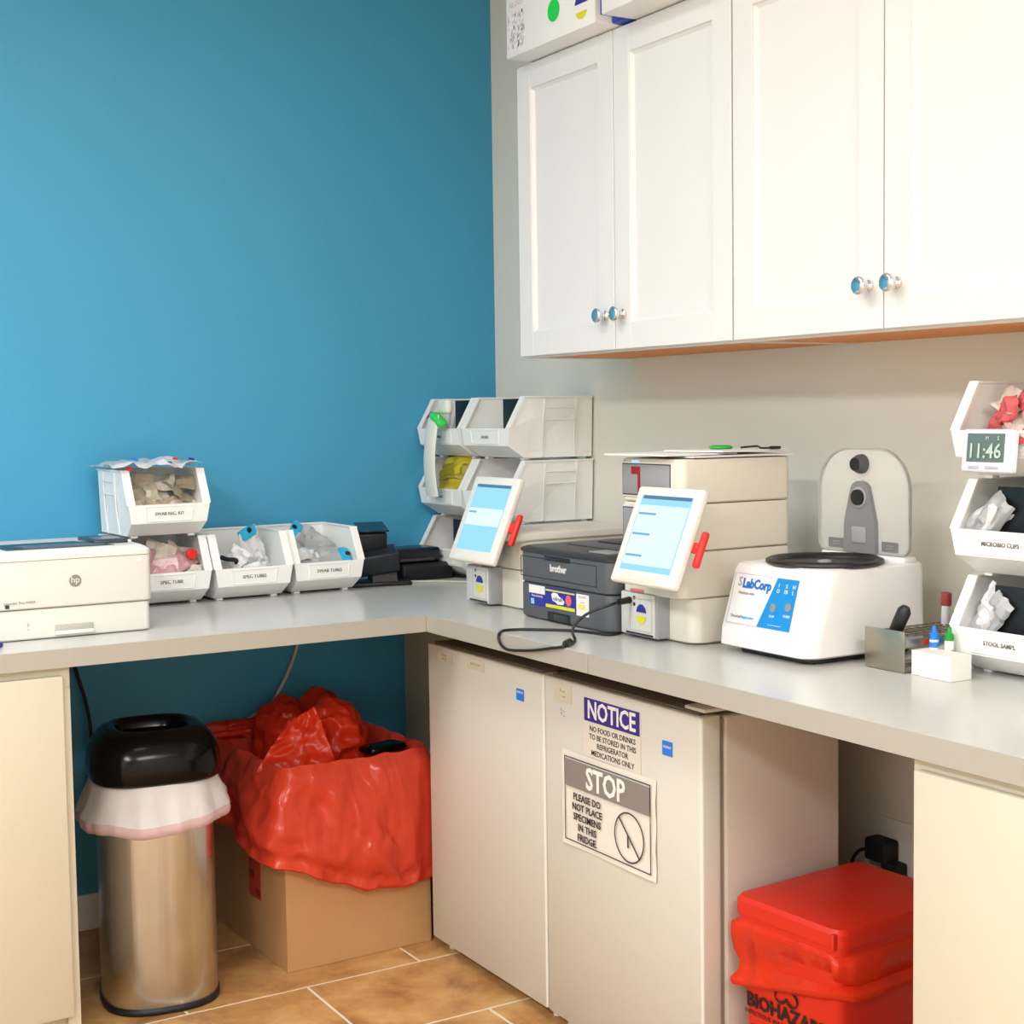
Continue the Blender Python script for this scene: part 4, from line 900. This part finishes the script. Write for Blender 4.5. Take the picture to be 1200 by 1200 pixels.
def bring(out, z, am, seed, hem=0):
    r_ = []
    for x, y, zz in rrect(cx, cy, .134+out, .171+out, .035, z, 12):
        c, s = (x-cx)/.14, (y-cy)/.17
        x2 = x+am*nz(c*3, s*3, z*6, seed)*c; y2 = y+am*nz(c*3+4, s*3, z*6, seed)*s
        r_.append((min(max(x2, -.02), 1), y2, zz+hem*(.012*nz(c*2, s*2, 5, seed)+.004*s+.020*c)))
    return r_
bm = bmesh.new(); loft(bm, [bring(-.004, .420, 0, 1), bring(.004, .416, .0, 1), bring(.012, .405, .02, 1), bring(.011, .385, .035, 1, .2), bring(.006, .362, .04, 1, .4), bring(.001, .348, .03, 1, .6), bring(.004, .340, .02, 1, 1), bring(.014, .328, .02, 1, 1), bring(.012, .318, .02, 1, 1), bring(.002, .312, .02, 1, 1)], False, False)
obj('liner_bag', bm, red_film2, t, 60)
# lettering and trefoil on the tapering front
def bl(s, size, x, z, **k): text(s, size, mat('bin_ink', (30, 12, 12), .6), t, (x, .0158-.015*(z/.39)-.0004, z), (PI/2+R(2.2), 0, 0), **k)
bl('BIOHAZARD', .038, .132, .262, bold=.0014); bl('INFECTIOUS WASTE', .0125, .075, .238)
bl('BIOHAZARD WASTE', .024, .145, .205, bold=.0009)
bm = bmesh.new(); zc_ = .305; yf = .0046
for k in range(3):
    a0 = R(90+120*k); c0 = (cx-.005+.0165*math.cos(a0), zc_+.0165*math.sin(a0))
    for i in range(22):
        a, b = a0+R(180)+R(36)+R(288)*i/22, a0+R(180)+R(36)+R(288)*(i+1)/22
        th = lambda q: .001+.0055*(1-abs(q-.5)*2)**.6 if 0 < q < 1 else .0008
        q0, q1 = i/22, (i+1)/22; e0, e1 = .009+.0, .009
        prism(bm, [(c0[0]+(.016-th(1-abs(1-2*q0)*.9)*1.0)*math.cos(a), c0[1]+(.016-th(1-abs(1-2*q0)*.9))*math.sin(a)), (c0[0]+.016*math.cos(a), c0[1]+.016*math.sin(a)),
                   (c0[0]+.016*math.cos(b), c0[1]+.016*math.sin(b)), (c0[0]+(.016-th(1-abs(1-2*q1)*.9))*math.cos(b), c0[1]+(.016-th(1-abs(1-2*q1)*.9))*math.sin(b))], 'y', yf-.0016, yf-.0002)
obj('biohazard_symbol', bm, MATS['bin_ink'], t, 0)

# ------------------------------------------------------------------ outlet, plugs, cables
t = thing('wall_outlet', 'white wall outlet on the beige wall above the biohazard bin', 'outlet', (-.001, -1.69, .44), -90)
box('cover_plate', white_pl, t, -.06, .07, -.006, 0, -.055, .06, bev=.002)
t = thing('power_adaptor', 'black power adaptors plugged into the outlet above the biohazard bin', 'adaptor', (-.008, -1.69, .43), -90)
bm = bmesh.new(); bx(bm, -.03, .035, -.045, -.0005, -.02, .03, .008, 3); bx(bm, .01, .06, -.035, -.0005, -.05, -.015, .006, 3); obj('adaptor_body', bm, black_soft, t)
bm = bmesh.new(); tube(bm, [(-.028, -.03, .0), (-.05, -.04, -.01), (-.07, -.045, -.05), (-.08, -.05, -.12)], .004); tube(bm, [(.05, -.03, -.03), (.07, -.04, -.05), (.06, -.05, -.12)], .004); obj('adaptor_cord', bm, cable_b, t)
bm = bmesh.new(); tube(bm, [(-.672, -.02, .87), (-.69, -.018, .74), (-.72, -.018, .66), (-.755, -.02, .60), (-.78, -.02, .565), (-.84, -.02, .535), (-.90, -.02, .50), (-.925, -.025, .45)], .005)
tag(obj('grey_cable', bm, cable_w), 'pale grey cable hanging down the blue wall behind the red-lined box', 'cable')
bm = bmesh.new(); tube(bm, [(-1.345, -.02, .87), (-1.335, -.018, .74), (-1.31, -.018, .64), (-1.298, -.02, .55), (-1.30, -.02, .40)], .005)
tag(obj('black_cable', bm, cable_b), 'black cable hanging down the blue wall behind the steel waste can', 'cable')
bm = bmesh.new(); bx(bm, -1.74, -1.665, -.755, -.715, ZC+.0005, ZC+.012, .004); tag(obj('blue_clip', bm, navy), 'dark blue clip at the left end of the worktop in front of the printer', 'clip')

# ceiling light fixtures for the lamps; left and rear ones are unseen and added
WHERE = ['above the middle of the room', 'added for fill near the blue wall at the far left', 'added for fill at the left rear', 'added for fill at the rear beside the beige wall']
for q_, (x, y, sx_, sy_, p_) in enumerate(LAMPS):
    t = thing('ceiling_light', 'flush white ceiling light '+WHERE[q_], 'ceiling light', (x, y, 2.74))
    bm = bmesh.new(); bx(bm, -sx_/2-.02, sx_/2+.02, -sy_/2-.02, sy_/2+.02, -.02, -.0005, .003); obj('housing', bm, white_pl, t)
    bm = bmesh.new(); bx(bm, -sx_/2+.01, sx_/2-.01, -sy_/2+.01, sy_/2-.01, -.0225, -.0202); obj('diffuser', bm, mat('lit_diffuser', (250, 250, 255), .5, emit=.8), t)
